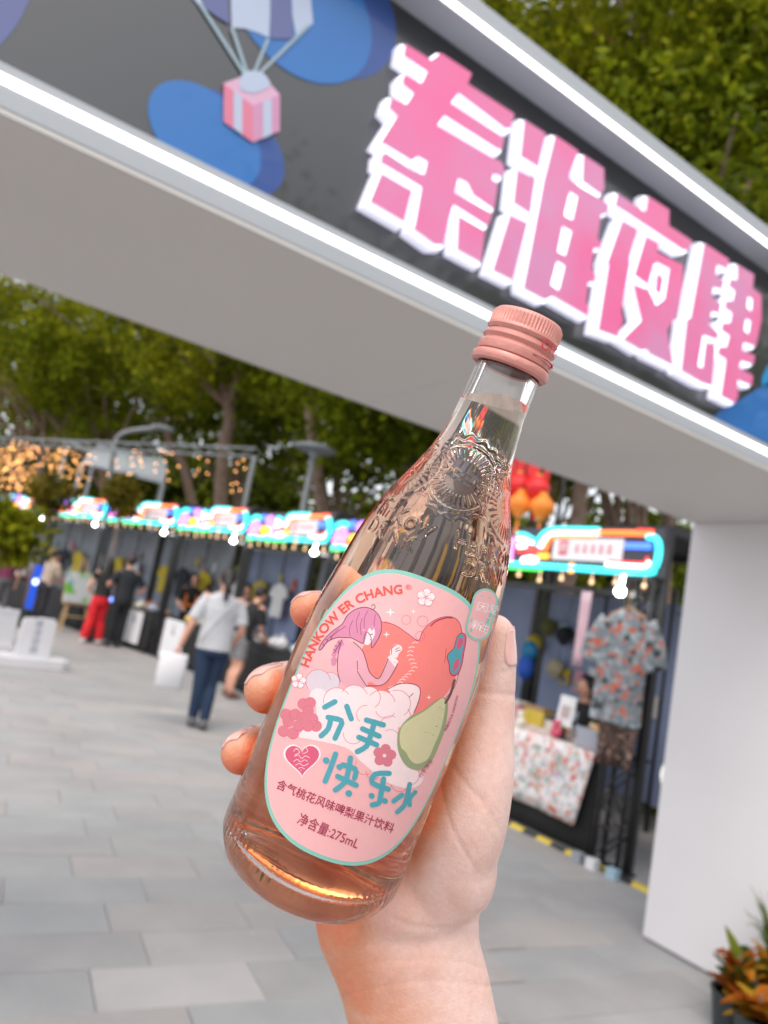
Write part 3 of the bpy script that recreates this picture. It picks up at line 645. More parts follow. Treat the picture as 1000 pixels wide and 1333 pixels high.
# clouds, flowers
CL = [(250,492,54),(300,492,42),(330,575,58),(405,565,60),(470,560,48),(520,590,62),(590,585,58),(250,560,40),(600,640,48)]
decal('printed_cloud', [[(x, y) for x, y in circ(*A_([(u, v)])[0], r/3.33, 24)] for u, v, r in CL[:2]], GREY)
decal('printed_cloud', [[(x, y) for x, y in circ(*A_([(u, v)])[0], r/3.33, 24)] for u, v, r in CL[2:]]+[SM(B_([(245,250),(300,205),(420,190),(520,215),(600,205),(632,260),(600,330),(590,400),(600,470),(650,530),(700,560),(690,600),(640,620),(560,600),(500,560),(430,500),(380,450),(300,425),(200,405),(165,395),(200,350),(240,320)]), 4)], PALE)
def arc(cx, cy, r, a0, a1, n=9): return [(cx+r*math.cos(math.radians(a0+(a1-a0)*k/n)), cy-r*math.sin(math.radians(a0+(a1-a0)*k/n))) for k in range(n+1)]
decal('printed_cloud_outline', sum([strok(A_(arc(u, v, r, a0, a1)), 0.8, round_=False) for u, v, r, a0, a1 in ((250,492,54,10,215),(300,492,42,-20,110),(330,575,58,30,190),(405,565,60,20,150),(470,560,48,-60,100),(520,590,62,10,140),(590,585,58,-60,110),(600,640,48,-70,40))], [])
      +sum([strok(B_(arc(u, v, r, a0, a1)), 0.75, round_=False) for u, v, r, a0, a1 in ((400,385,42,170,330),(455,300,40,80,230),(540,270,45,200,330),(560,350,45,60,190),(560,405,40,-40,120),(450,520,40,150,300),(490,545,35,180,300),(640,560,45,-70,60),(600,595,38,190,330))], []), FLW)
FL = [(205,285),(180,315),(225,320),(150,300),(120,330),(165,350),(205,350),(240,350),(100,372),(140,382),(110,300),(185,255),(215,250)]
decal('printed_blossom', [circ(*B_([(u, v)])[0], 7.6, 16) for u, v in FL], FLW)
decal('printed_blossom_outline', sum([strok(B_(arc(u, v, 24, a, a+150, 6)), 0.55, round_=False) for (u, v), a in zip(FL, (0,40,300,120,160,200,280,320,180,250,100,60,20))], []), HOT)
def flower(cx, cy, r): return [circ(cx+0.62*r*math.cos(a), cy+0.62*r*math.sin(a), r*0.48, 14) for a in (math.radians(-80+72*k) for k in range(5))]
decal('printed_flower', flower(*A_([(715,125)])[0], 11)+flower(*A_([(165,488)])[0], 9), WHITE)
decal('printed_flower_outline', sum([strok(c, 0.5, True) for c in flower(*A_([(715,125)])[0], 11)+flower(*A_([(165,488)])[0], 9)], [])+sum([strok(c, 0.45, True) for c in [circ(*A_([(u, v)])[0], r, 14) for u, v, r in ((700,228,7),(630,222,6),(690,292,6))]], []), HOT)
decal('printed_flower', flower(*D_([(617,320)])[0], 14), FLW)
def star4(cx, cy, r): return [(cx+(r if k % 2 == 0 else r*0.28)*math.cos(math.pi*k/4), cy+(r if k % 2 == 0 else r*0.28)*math.sin(math.pi*k/4)) for k in range(8)]
decal('printed_sparkle', [star4(*A_([(562,190)])[0], 6.5), star4(*A_([(545,286)])[0], 4.5), star4(*A_([(661,186)])[0], 4), star4(*A_([(727,558)])[0], 3.4)], WHITE)
# slipper and pear
SLIP = C_([(600,545),(635,522),(662,545),(662,600),(645,690),(632,770),(605,845),(565,870),(535,845),(528,780),(512,720),(530,680),(565,650),(580,600)])
decal('printed_slipper', [SM(SLIP, 4)], HOT); decal('printed_slipper', [SM([(x+(605.0-x+0)*0.0-0.8, y-0.4) for x, y in [((p[0]-594)*0.86+594, (p[1]-851.5)*0.93+851.5) for p in SLIP]], 4)], TEAL)
decal('printed_slipper_sole', [SM(C_([(590,600),(615,560),(640,575),(632,625),(605,655),(588,640)]), 4), SM(C_([(560,790),(580,740),(608,735),(602,790),(575,830),(558,825)]), 4)], HOT)
decal('printed_slipper_outline', S(SLIP, 0.7, 4, True), INKD)
PR = B_([(790,225),(808,245),(806,300),(796,362),(772,428),(738,500),(690,538),(640,530),(604,485),(590,425),(600,362),(640,312),(700,282),(752,242)])
decal('printed_pear_edge', [SM(PR, 5)], PEARD); decal('printed_pear', [SM(B_([(785,228),(797,250),(790,310),(775,370),(750,430),(722,490),(680,512),(650,500),(625,460),(606,440),(600,395),(612,350),(650,318),(705,286),(755,248)]), 5)], PEAR)
decal('printed_pear_stem', S(B_([(798,248),(820,210),(838,150)]), 3.0), BROWN)
# small heart
def heart_pts(cx, cy, s, rot=0.0, n=36):
    o = []
    for k in range(n):
        t = 2*math.pi*k/n; x = 16*math.sin(t)**3; y = -(13*math.cos(t)-5*math.cos(2*t)-2*math.cos(3*t)-math.cos(4*t)); o.append((cx+s*(x*math.cos(rot)-y*math.sin(rot)), cy+s*(x*math.sin(rot)+y*math.cos(rot))))
    return o
hc = D_([(208,335)])[0]
decal('printed_small_heart', [heart_pts(hc[0], hc[1], 1.52)], WHITE); decal('printed_small_heart', [heart_pts(hc[0], hc[1], 1.37)], HOT)
decal('printed_scribble', sum([S(D_(q), 0.7) for q in ([(165,300),(180,285),(195,305),(170,318)],[(205,290),(225,280),(235,300),(210,312)],[(170,325),(190,318),(205,335),(225,322),(245,332)],[(165,350),(185,340),(200,352),(220,342),(235,350)],[(175,370),(195,360),(215,372),(240,360)],[(190,385),(205,380),(220,388)])], []), WHITE)
# teal headline
def head(pts, w=6.9): return S(pts, w, 3)
H = head(B_([(278,268),(322,244)]))+head(B_([(373,264),(392,318)]))+head(B_([(292,312),(350,326),(340,362),(322,402)]))+head(B_([(304,318),(292,362),(262,392)]))
H += head(D_([(528,142),(612,166)]))+head(D_([(508,186),(590,222)]))+head(D_([(490,228),(578,266)]))+head(D_([(568,152),(548,220),(528,272),(482,300)]))
H += head(D_([(326,344),(328,346)]),8.4)+head(D_([(374,312),(350,380),(322,448)]))+head(D_([(392,376),(394,378)]),7.6)+head(D_([(410,366),(472,388),(468,432)]))+head(D_([(384,424),(476,468)]))+head(D_([(448,332),(436,400),(420,452),(372,492)]))+head(D_([(438,508),(440,510)]),8.4)
H += head(D_([(640,408),(572,412),(556,456),(636,488)]))+head(D_([(612,436),(598,520),(588,556),(556,566)]))+head(D_([(552,520),(554,522)]),7.4)+head(D_([(618,545),(620,547)]),7.2)
H += head(D_([(742,462),(728,530),(712,572),(680,602)]), 6)+head(D_([(662,548),(704,516)]), 6)+head(D_([(770,502),(744,532),(742,568)]), 5.4)
decal('headline_lettering', H, TEAL)
# running text
def text_on(path, body, hgt, m, name, parent=None, squeeze=None, off=0.0):
    """text laid along a line of photo pixels; hgt in pixels"""
    path = [np.array(p, float) for p in smooth_loop(path, 6, False)]; V, T = text_mesh(body, 1.0, off)
    cum = [0.0]
    for i in range(1, len(path)): cum.append(cum[-1]+np.linalg.norm(path[i]-path[i-1]))
    x0, x1 = V[:,0].min(), V[:,0].max(); sx = cum[-1]/(x1-x0); W = []
    for x, y in V:
        s_ = (x-x0)*sx; i = min(max(int(np.searchsorted(cum, s_))-1, 0), len(path)-2); d = path[i+1]-path[i]; L_ = np.linalg.norm(d); d = d/L_
        W.append(path[i]+d*(s_-cum[i])+np.array([d[1], -d[0]])*y*hgt)
    return decal(name, [(np.array(W), T)], m, parent)
text_on(D_([(76,480),(300,572),(480,640),(655,705)]), '含气桃花风味啤梨果汁饮料', 14.5, CRIM, 'flavour_lettering', off=0.008)
text_on(D_([(180,655),(330,722),(478,785)]), '净含量:275mL', 17.5, CRIM, 'volume_lettering', off=0.004)
arcp = [(208,430),(222,392),(240,352),(262,312),(290,272),(322,238),(360,198),(400,168),(440,146),(480,130),(520,119),(565,112),(615,108)]
text_on(A_(arcp), 'HANKOW ER CHANG', 16.5, RED, 'brand_lettering', off=0.022)
text_on(A_([(628,92),(654,90)]), '®', 9, RED, 'brand_lettering')
text_on(A_([(800,705),(830,640),(855,550)]), '有趣的汽水 HANKOW', 4.2, CRIM, 'side_lettering')
text_on(B_([(690,575),(715,540),(745,500)]), '分手快乐', 6.0, CRIM, 'side_lettering')
# the small second label, a pill beside the big one
def pill(a, b2, r, n=14):
    a, b2 = np.array(a), np.array(b2); d = (b2-a)/np.linalg.norm(b2-a); t0 = math.atan2(d[1], d[0]); o = []
    for k in range(n+1): t = t0-math.pi/2+math.pi*k/n; o.append((b2[0]+r*math.cos(t), b2[1]+r*math.sin(t)))
    for k in range(n+1): t = t0+math.pi/2+math.pi*k/n; o.append((a[0]+r*math.cos(t), a[1]+r*math.sin(t)))
    return o
pa, pb = C_([(818,262)])[0], C_([(762,480)])[0]
pl = decal('tab_label', [pill(pa, pb, 16.5)], M_MINT, bottle); decal('tab_field', [pill(pa, pb, 13.8)], M_LPK, pl)
for chs, q in (('因', [(745,330),(830,355)]), ('新', [(700,475),(785,505)]), ('爱', [(838,345),(905,372)]), ('生', [(775,500),(835,525)])):
    text_on(C_(q), chs, 13.5, WHITE, 'tab_lettering', pl)
# ------------------------------------------------------------------ the hand that holds the bottle
def remeshed(name, mb, voxel, smooth_it, mats, parent=None, factor=0.5):
    """union of closed pieces -> one continuous skin"""
    me = bpy.data.meshes.new(name); me.from_pydata(mb.v, [], mb.f)
    bm = bmesh.new(); bm.from_mesh(me); bmesh.ops.recalc_face_normals(bm, faces=bm.faces); bm.to_mesh(me); bm.free()
    o = bpy.data.objects.new(name, me); col.objects.link(o)
    r = o.modifiers.new('r', 'REMESH'); r.mode = 'VOXEL'; r.voxel_size = voxel
    s = o.modifiers.new('s', 'SMOOTH'); s.iterations = smooth_it; s.factor = factor
    ev = bpy.data.meshes.new_from_object(o.evaluated_get(bpy.context.evaluated_depsgraph_get()))
    bpy.data.objects.remove(o); bpy.data.meshes.remove(me); ev.name = name
    return link_mesh(name, ev, mats, parent, smooth=True)
def loft(mb, secs, n=20):
    """closed body through elliptical sections (centre, axis-a vec, axis-b vec)"""
    V = []; F = []; m = len(secs)
    for c, a, b_ in secs:
        for k in range(n): g = 2*math.pi*k/n; V.append(np.array(c)+np.array(a)*math.cos(g)+np.array(b_)*math.sin(g))
    for i in range(m-1): F += [(i*n+k, i*n+(k+1) % n, (i+1)*n+(k+1) % n, (i+1)*n+k) for k in range(n)]
    F.append(tuple(range(n-1,-1,-1))); F.append(tuple((m-1)*n+k for k in range(n))); mb.add(V, F)
def chain(mb, joints, sub=7):
    """round tapering limb through joints (pos, radius), smooth curve, ball ends"""
    P_ = [np.array([*p, r]) for p, r in joints]; C = smooth_loop(P_, sub, False)
    pts = [c[:3] for c in C]; rs = [float(c[3]) for c in C]
    mb.tube(pts, rs, 18); mb.ball(pts[0], rs[0]*0.995, 16, 10); mb.ball(pts[-1], rs[-1]*0.995, 16, 10)
MHAND = Matrix.Translation(Vector(P(560, 1420, 0.286)))
hand = thing('hand', 'bare right hand and wrist gripping the pink drink bottle', 'hand', mw=MHAND)
hb = MB()
def sec(x, y, d, wr, tr, ang=0.0, twist=0.0):
    """palm/forearm section: wr half-width (m) across, tr half-thickness in depth"""
    a = (RGT*math.cos(math.radians(ang))-UPV*math.sin(math.radians(ang))); a = a*math.cos(math.radians(twist))+FWD*math.sin(math.radians(twist))
    b_ = FWD*math.cos(math.radians(twist))-(RGT*math.cos(math.radians(ang))-UPV*math.sin(math.radians(ang)))*math.sin(math.radians(twist))
    return (P(x, y, d), a*wr, b_*tr)
S_ = [(615,1700,.272,.0330,.0290,-10),(590,1560,.278,.0315,.0260,-10),(566,1420,.284,.0300,.0220,-8),(552,1333,.286,.0292,.0195,-6),(538,1275,.287,.0300,.0185,-4),(519,1222,.288,.0318,.0180,-2),(516,1176,.292,.0340,.0170,0),(522,1120,.299,.0360,.0150,4),(535,1050,.305,.0355,.0130,8),(545,980,.309,.0335,.0120,12),(556,915,.311,.0290,.0105,16),(566,880,.311,.0235,.0085,18)]
loft(hb, [sec(*s) for s in S_], 28)
FIN = {'index': [((596,905,.3095),.0108),((528,818,.3125),.0092),((444,796,.3010),.0080),((411,796,.2880),.0083),((401,794,.2825),.0076)],
       'middle': [((578,962,.3120),.0110),((490,888,.3160),.0098),((402,886,.3040),.0090),((366,894,.2850),.0098),((348,898,.2735),.0092)],
       'ring': [((556,1028,.3120),.0105),((450,965,.3160),.0094),((366,966,.3030),.0085),((333,975,.2850),.0091),((315,980,.2745),.0084)],
       'little': [((500,1112,.3080),.0110),((420,1080,.3110),.0095),((366,1072,.3010),.0082),((345,1072,.2920),.0078),((338,1073,.2870),.0070)]}
for k, J in FIN.items(): chain(hb, [(P(*p), r) for p, r in J])
THUMB = [((572,1150,.286),.0170),((600,1080,.276),.0168),((622,1010,.2745),.0138),((633,940,.2785),.0110),((637,893,.2810),.0102),((640,850,.2815),.0098),((643,826,.2815),.0084)]
chain(hb, [(P(*p), r) for p, r in THUMB])
# thenar and heel pads
def pad(x, y, d, ra, rb, rc, ang):
    c, s = math.cos(math.radians(ang)), math.sin(math.radians(ang))
    X = RGT*c-UPV*s; Y = RGT*s+UPV*c; M = Matrix(((X[0], Y[0], FWD[0]), (X[1], Y[1], FWD[1]), (X[2], Y[2], FWD[2])))
    hb.ball(P(x, y, d), (ra, rb, rc), 20, 14, M=M)
pad(590, 1095, .278, .0155, .0290, .0165, -16)
pad(460, 1206, .288, .0140, .0150, .0145, 20)
pad(530, 1172, .285, .0250, .0150, .0150, 0)
pad(430, 1140, .3010, .0300, .0190, .0110, 10)
pad(470, 1060, .3090, .0300, .0240, .0100, 20)
pad(610, 985, .292, .0120, .0280, .0120, 10)
inv = MHAND.inverted()
def skin_mat():
    m = bpy.data.materials.new('skin'); m.use_nodes = True; N = m.node_tree.nodes; L = m.node_tree.links; b = N['Principled BSDF']
    at = N.new('ShaderNodeAttribute'); at.attribute_name = 'flush_and_light'; tc = N.new('ShaderNodeTexCoord')
    rp = N.new('ShaderNodeValToRGB'); e = rp.color_ramp.elements; e[0].color = (*lin((229,198,190)), 1); e[1].color = (*lin((230,100,58)), 1); x = e.new(0.5); x.color = (*lin((208,142,110)), 1)  # orange end and tan middle also carry painted light and shade
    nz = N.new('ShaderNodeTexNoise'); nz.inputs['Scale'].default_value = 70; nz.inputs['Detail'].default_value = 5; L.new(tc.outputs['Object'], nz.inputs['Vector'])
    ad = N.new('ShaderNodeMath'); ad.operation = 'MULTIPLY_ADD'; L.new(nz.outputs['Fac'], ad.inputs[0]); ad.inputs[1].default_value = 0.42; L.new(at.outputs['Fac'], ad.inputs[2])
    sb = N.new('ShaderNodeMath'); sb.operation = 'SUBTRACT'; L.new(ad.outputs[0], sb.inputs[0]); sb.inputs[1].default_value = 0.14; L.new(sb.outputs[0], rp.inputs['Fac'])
    n3 = N.new('ShaderNodeTexNoise'); n3.inputs['Scale'].default_value = 38; n3.inputs['Detail'].default_value = 4; n3.inputs['Distortion'].default_value = 1.2; L.new(tc.outputs['Object'], n3.inputs['Vector'])
    mv = N.new('ShaderNodeMapRange'); mv.inputs['From Min'].default_value = 0.52; mv.inputs['From Max'].default_value = 0.72; mv.inputs['To Max'].default_value = 0.22; L.new(n3.outputs['Fac'], mv.inputs['Value'])
    mk = N.new('ShaderNodeMixRGB'); mk.inputs[2].default_value = (*lin((206, 160, 162)), 1); L.new(mv.outputs[0], mk.inputs[0]); L.new(rp.outputs[0], mk.inputs[1])
    n4 = N.new('ShaderNodeTexNoise'); n4.inputs['Scale'].default_value = 420; n4.inputs['Detail'].default_value = 3; L.new(tc.outputs['Object'], n4.inputs['Vector']); mw = N.new('ShaderNodeMapRange'); mw.inputs['From Min'].default_value = .3; mw.inputs['From Max'].default_value = .7; mw.inputs['To Min'].default_value = .95; mw.inputs['To Max'].default_value = 1.04; L.new(n4.outputs['Fac'], mw.inputs['Value'])
    hv = N.new('ShaderNodeHueSaturation'); L.new(mk.outputs[0], hv.inputs['Color']); L.new(mw.outputs[0], hv.inputs['Value']); L.new(hv.outputs[0], b.inputs['Base Color'])
    b.inputs['Roughness'].default_value = 0.46; b.inputs['Specular IOR Level'].default_value = 0.45
    b.inputs['Subsurface Weight'].default_value = 0.35; b.inputs['Subsurface Radius'].default_value = (1.0, 0.36, 0.2); b.inputs['Subsurface Scale'].default_value = 0.006
    n1 = N.new('ShaderNodeTexVoronoi'); n1.inputs['Scale'].default_value = 900; n2 = N.new('ShaderNodeTexNoise'); n2.inputs['Scale'].default_value = 260; n2.inputs['Detail'].default_value = 6; n2.inputs['Distortion'].default_value = 0.6
    L.new(tc.outputs['Object'], n1.inputs['Vector']); L.new(tc.outputs['Object'], n2.inputs['Vector']); mx = N.new('ShaderNodeMath'); mx.operation = 'MULTIPLY_ADD'; L.new(n1.outputs['Distance'], mx.inputs[0]); mx.inputs[1].default_value = 0.5; L.new(n2.outputs['Fac'], mx.inputs[2])
    vz = N.new('ShaderNodeTexVoronoi'); vz.feature = 'DISTANCE_TO_EDGE'; vz.inputs['Scale'].default_value = 330; mp = N.new('ShaderNodeMapping'); mp.inputs['Scale'].default_value = (1, 1.3, 0.55); mp.inputs['Rotation'].default_value = (.3, .2, .5); L.new(tc.outputs['Object'], mp.inputs[0]); L.new(mp.outputs[0], vz.inputs['Vector'])
    vm = N.new('ShaderNodeMapRange'); vm.inputs['From Max'].default_value = 0.10; vm.inputs['To Max'].default_value = 0.28; L.new(vz.outputs['Distance'], vm.inputs['Value'])
    a2 = N.new('ShaderNodeMath'); a2.operation = 'ADD'; L.new(mx.outputs[0], a2.inputs[0]); L.new(vm.outputs[0], a2.inputs[1]); mx = a2
    bp = N.new('ShaderNodeBump'); bp.inputs['Strength'].default_value = 0.24; bp.inputs['Distance'].default_value = 0.0009; L.new(mx.outputs[0], bp.inputs['Height']); L.new(bp.outputs[0], b.inputs['Normal'])
    return m
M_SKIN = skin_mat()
hb.v = [tuple(inv @ Vector(v)) for v in hb.v]
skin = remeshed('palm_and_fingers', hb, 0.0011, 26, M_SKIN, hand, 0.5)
me = skin.data; nv = len(me.vertices); co = np.empty(nv*3); me.vertices.foreach_get('co', co); co = co.reshape(-1, 3)
no = np.empty(nv*3); me.vertices.foreach_get('normal', no); no = no.reshape(-1, 3)
off = np.array(MHAND.translation); W = co+off
# flesh presses flat against the glass
def push_out(W, gap=0.00035):
    v = W-B3; lx = v@SD; ly = v@FR; lz = v@AX; rq = np.hypot(lx, ly); R0 = rad(np.clip(lz, 0.004, 0.19))+gap
    inside = (rq < R0) & (lz > -0.0005) & (lz < 0.2)
    k = np.where(inside, R0/np.maximum(rq, 1e-6), 1.0)
    low = inside & (lz < 0.0075) & (lz-(-0.0005) < (R0-rq)+0.002)
    nx = lx*np.where(low, 1, k); ny = ly*np.where(low, 1, k); nz = np.where(low, -0.0005, lz)
    return B3+nx[:,None]*SD+ny[:,None]*FR+nz[:,None]*AX
W = push_out(W)
# creases: shallow grooves along lines seen on the palm side
v = W-CAM; dz = v@FWD; PX = PW/2+FPX*(v@RGT)/dz; PYY = PH/2-FPX*(v@UPV)/dz; facing = (no@(-FWD)) > 0.05
def groove(line, w_px, depth):
    global W
    pts = np.array(smooth_loop(line, 5, False)); best = np.full(len(PX), 1e9)
    for i in range(len(pts)-1):
        a, b_ = pts[i], pts[i+1]; d = b_-a; L2 = d@d
        t = np.clip(((PX-a[0])*d[0]+(PYY-a[1])*d[1])/L2, 0, 1); best = np.minimum(best, np.hypot(PX-a[0]-t*d[0], PYY-a[1]-t*d[1]))
    W = W-no*(np.exp(-(best/w_px)**2)*depth*facing)[:,None]
for ln_, w, dp in (([(668,905),(645,903),(622,900),(610,906)], 3.2, .0006), ([(664,872),(648,878)], 2.5, .0003), ([(584,992),(608,1022),(632,1050),(650,1082)], 3.0, .00045), ([(570,1010),(585,1070),(612,1120),(634,1150)], 3.0, .0004),
                   ([(494,1170),(505,1190),(540,1206),(590,1208),(632,1196)], 3.2, .0005), ([(438,1272),(480,1256),(530,1250),(585,1250),(632,1262)], 2.6, .00035), ([(446,1296),(500,1284),(560,1276),(636,1284)], 2.6, .0004), ([(600,1100),(615,1130),(628,1170)], 2.6, .0003)):
    groove(ln_, w, dp)
W = push_out(W)
me.vertices.foreach_set('co', (W-off).ravel())
# redness at finger pads and heel, with drink-tinted light and wrist shade painted in
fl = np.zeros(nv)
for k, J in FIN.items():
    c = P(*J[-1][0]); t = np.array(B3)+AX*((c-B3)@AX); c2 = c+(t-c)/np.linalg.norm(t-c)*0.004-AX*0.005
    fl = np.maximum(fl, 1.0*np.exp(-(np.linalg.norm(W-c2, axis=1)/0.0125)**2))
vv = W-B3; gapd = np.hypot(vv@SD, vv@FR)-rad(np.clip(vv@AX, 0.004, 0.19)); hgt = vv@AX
fl = np.maximum(fl, 0.85*np.exp(-(gapd/0.0065)**2)*(1/(1+np.exp(-(hgt+.001)/.0025)))*(hgt < .13))  # orange light through the drink, painted on flesh near the glass
c = P(430, 1165, .296); fl = np.maximum(fl, 0.9*np.exp(-(np.linalg.norm(W-c, axis=1)/0.026)**2)); c = P(440, 1205, .275); fl = np.maximum(fl, 0.62*np.exp(-(np.linalg.norm(W-c, axis=1)/0.015)**2))  # heel redness, with the orange glow under the base painted stronger
c = P(452, 1285, .275); fl = np.maximum(fl, 0.55*np.exp(-(np.linalg.norm(W-c, axis=1)/0.021)**2)); c = P(475, 1380, .272); fl = np.maximum(fl, 0.55*np.exp(-(np.linalg.norm(W-c, axis=1)/0.024)**2))  # left of the wrist tanned to imitate shade and warm bounce light
at = me.attributes.new('flush_and_light', 'FLOAT', 'POINT'); at.data.foreach_set('value', fl.astype(np.float32)); me.update()
# nails
M_NAIL = mat('nail', (232, 176, 168), 0.22, coat=0.6, sss=0.1)
from mathutils.bvhtree import BVHTree
_bvh = BVHTree.FromPolygons([tuple(v.co) for v in me.vertices], [tuple(p.vertices) for p in me.polygons])
def nail(tip, prev, r, dorsal, L=0.0105, wid=50, start=-0.0075):
    tip = np.array(P(*tip)); prev = np.array(P(*prev)); ax = tip-prev; ax /= np.linalg.norm(ax)
    n = np.array(dorsal, float); n -= ax*(n@ax); n /= np.linalg.norm(n); bb = np.cross(ax, n); b = MB(); V = []; nu, nw = 14, 14; top = []
    for i in range(nu+1):
        u = i/nu; s = start+u*L; wk = wid*(0.9+0.1*math.sin(math.pi*min(1, u*1.3)))*(1 if u < 0.75 else math.sqrt(max(0, 1-((u-0.75)/0.25)**2*0.5)))*(1 if u > .15 else math.sqrt(max(0, 1-((.15-u)/.15)**2*.4)))
        for j in range(nw+1):
            ph = math.radians(-wk+2*wk*j/nw); d = n*math.cos(ph)+bb*math.sin(ph); c = inv @ Vector(tip+ax*min(s, r*.55)); o = c+Vector(d+ax*max(0, (s-r*.3))*60)*0.02
            h = _bvh.ray_cast(o, (c-o).normalized(), 0.03); ok_ = h[0] is not None and (h[0]-c).length < r*1.5; p = h[0] if ok_ else c+Vector(d)*r*.9; q = h[1] if ok_ else Vector(d); top.append((p, q))
    V = [p+q*(0.00028+0.0004*max(0, (k//(nw+1))/nu-.8)*5) for k, (p, q) in enumerate(top)]+[p-q*0.0004 for p, q in top]
    m = (nu+1)*(nw+1); F = []
    for i in range(nu):
        for j in range(nw):
            a = i*(nw+1)+j; F += [(a, a+1, a+nw+2, a+nw+1), (m+a, m+a+nw+1, m+a+nw+2, m+a+1)]
    for i in range(nu): F += [(i*(nw+1), (i+1)*(nw+1), m+(i+1)*(nw+1), m+i*(nw+1)), (i*(nw+1)+nw, m+i*(nw+1)+nw, m+(i+1)*(nw+1)+nw, (i+1)*(nw+1)+nw)]
    for j in range(nw): F += [(j, m+j, m+j+1, j+1), (nu*(nw+1)+j, nu*(nw+1)+j+1, m+nu*(nw+1)+j+1, m+nu*(nw+1)+j)]
    b.add(V, F); return b.build('fingernail', M_NAIL, hand, smooth=True)
for k in ('index', 'middle', 'ring'):
    J = FIN[k]; nail(J[-1][0], J[-2][0], J[-1][1]+0.0002, -RGT*0.70+UPV*1.0-FWD*0.35, L=0.0150, wid=50, start=-0.0090)
nail(THUMB[-1][0], THUMB[-2][0], THUMB[-1][1]+0.0006, RGT*1.0-FWD*0.30, L=0.0135, wid=52, start=-0.0100)
# ------------------------------------------------------------------ market stalls along the plaza
def neon(name, rgb, s=3.0): return mat(name, (0.05, 0.05, 0.05), 0.4, emit=rgb, estr=s)
N_CY = neon('neon_cyan', (0.04, 0.78, 0.80), 1.7); N_OR = neon('neon_orange', (1.0, 0.16, 0.02), 1.9); N_RD = neon('neon_red', (1.0, 0.02, 0.02), 1.6); N_WH = neon('neon_white', (1.0, 0.97, 0.95), 2.6)
N_GR = neon('neon_green', (0.06, 0.85, 0.10), 1.5); N_PU = neon('neon_purple', (0.62, 0.22, 0.95), 1.6); N_BL = neon('neon_blue', (0.05, 0.18, 1.0), 1.7); N_YE = neon('neon_yellow', (1.0, 0.42, 0.02), 2.2); N_PK = neon('neon_pink', (1.0, 0.25, 0.8), 1.7)
M_BULB = neon('bulb_warm', (1.0, 0.62, 0.34), 1.6); M_LAMP = neon('lamp_white', (1.0, 0.98, 0.95), 14.0)
M_BLACK = mat('stall_black_metal', (0.018, 0.018, 0.02), 0.45, var=0.1); M_SKIRT = mat('black_cloth', (0.012, 0.012, 0.013), 0.9, var=0.15, vscale=12)
M_BOARD = mat('sign_box_dark', (0.035, 0.03, 0.05), 0.25, coat=0.4); M_PLATE = mat('name_plate', (0.62, 0.60, 0.62), 0.4, emit=(0.9, 0.85, 0.9), estr=0.25); M_REDP = mat('red_print', (0.62, 0.03, 0.06), 0.5)
M_BACKB = mat('back_panel_blue', (0.25, 0.30, 0.46), 0.6, var=0.1, vscale=2); M_BACKG = mat('back_panel_grey', (0.25, 0.28, 0.33), 0.6, var=0.15, vscale=2)
M_ROOF = mat('stall_roof_dark', (0.03, 0.03, 0.035), 0.8); M_WCLOTH = mat('white_cloth', (0.72, 0.72, 0.74), 0.85, var=0.05, bump=0.1, bscale=20)
M_WOOD = mat('pale_wood', (0.55, 0.36, 0.18), 0.6, var=0.15, vscale=9); M_ACR = mat('acrylic_sheet', (0.35, 0.36, 0.42), 0.15, coat=0.4)
M_YGAR = mat('yellow_fabric', (0.55, 0.42, 0.03), 0.85, var=0.15, vscale=7); M_BGAR = mat('blue_fabric', (0.02, 0.10, 0.55), 0.7, var=0.1); M_DGAR = mat('dark_fabric', (0.02, 0.025, 0.035), 0.85, var=0.2)
def floral(name, base, cols, scale, thr=0.34):
    m = mat(name, base, 0.85); N = m.node_tree.nodes; L = m.node_tree.links; b = N['Principled BSDF']; tc = N.new('ShaderNodeTexCoord'); cur = None
    for k, c in enumerate(cols):
        mp = N.new('ShaderNodeMapping'); mp.inputs['Location'].default_value = (k*3.7, k*1.9, k*2.3); L.new(tc.outputs['Object'], mp.inputs[0])
        nz = N.new('ShaderNodeTexNoise'); nz.inputs['Scale'].default_value = scale*(1+0.25*k); nz.inputs['Detail'].default_value = 3; L.new(mp.outputs[0], nz.inputs['Vector'])
        mr = N.new('ShaderNodeMapRange'); mr.inputs['From Min'].default_value = 1-thr-0.03; mr.inputs['From Max'].default_value = 1-thr+0.03; L.new(nz.outputs['Fac'], mr.inputs['Value'])
        mx = N.new('ShaderNodeMixRGB'); L.new(mr.outputs[0], mx.inputs[0]); mx.inputs[2].default_value = (*lin(c), 1)
        if cur is None: mx.inputs[1].default_value = (*lin(base), 1)
        else: L.new(cur, mx.inputs[1])
        cur = mx.outputs[0]
    L.new(cur, b.inputs['Base Color']); return m
M_FLORAL = floral('floral_cloth', (222, 218, 220), [(150,170,160),(206,96,84),(170,176,190),(206,150,110)], 15, 0.40)
M_SHIRT = floral('floral_shirt_cloth', (118, 128, 134), [(172,182,188),(44,48,50),(190,96,72),(150,160,164)], 10.5, 0.42)
M_YTAPE = mat('hazard_yellow', (0.62, 0.46, 0.04), 0.6)
_pr = random.Random(11)
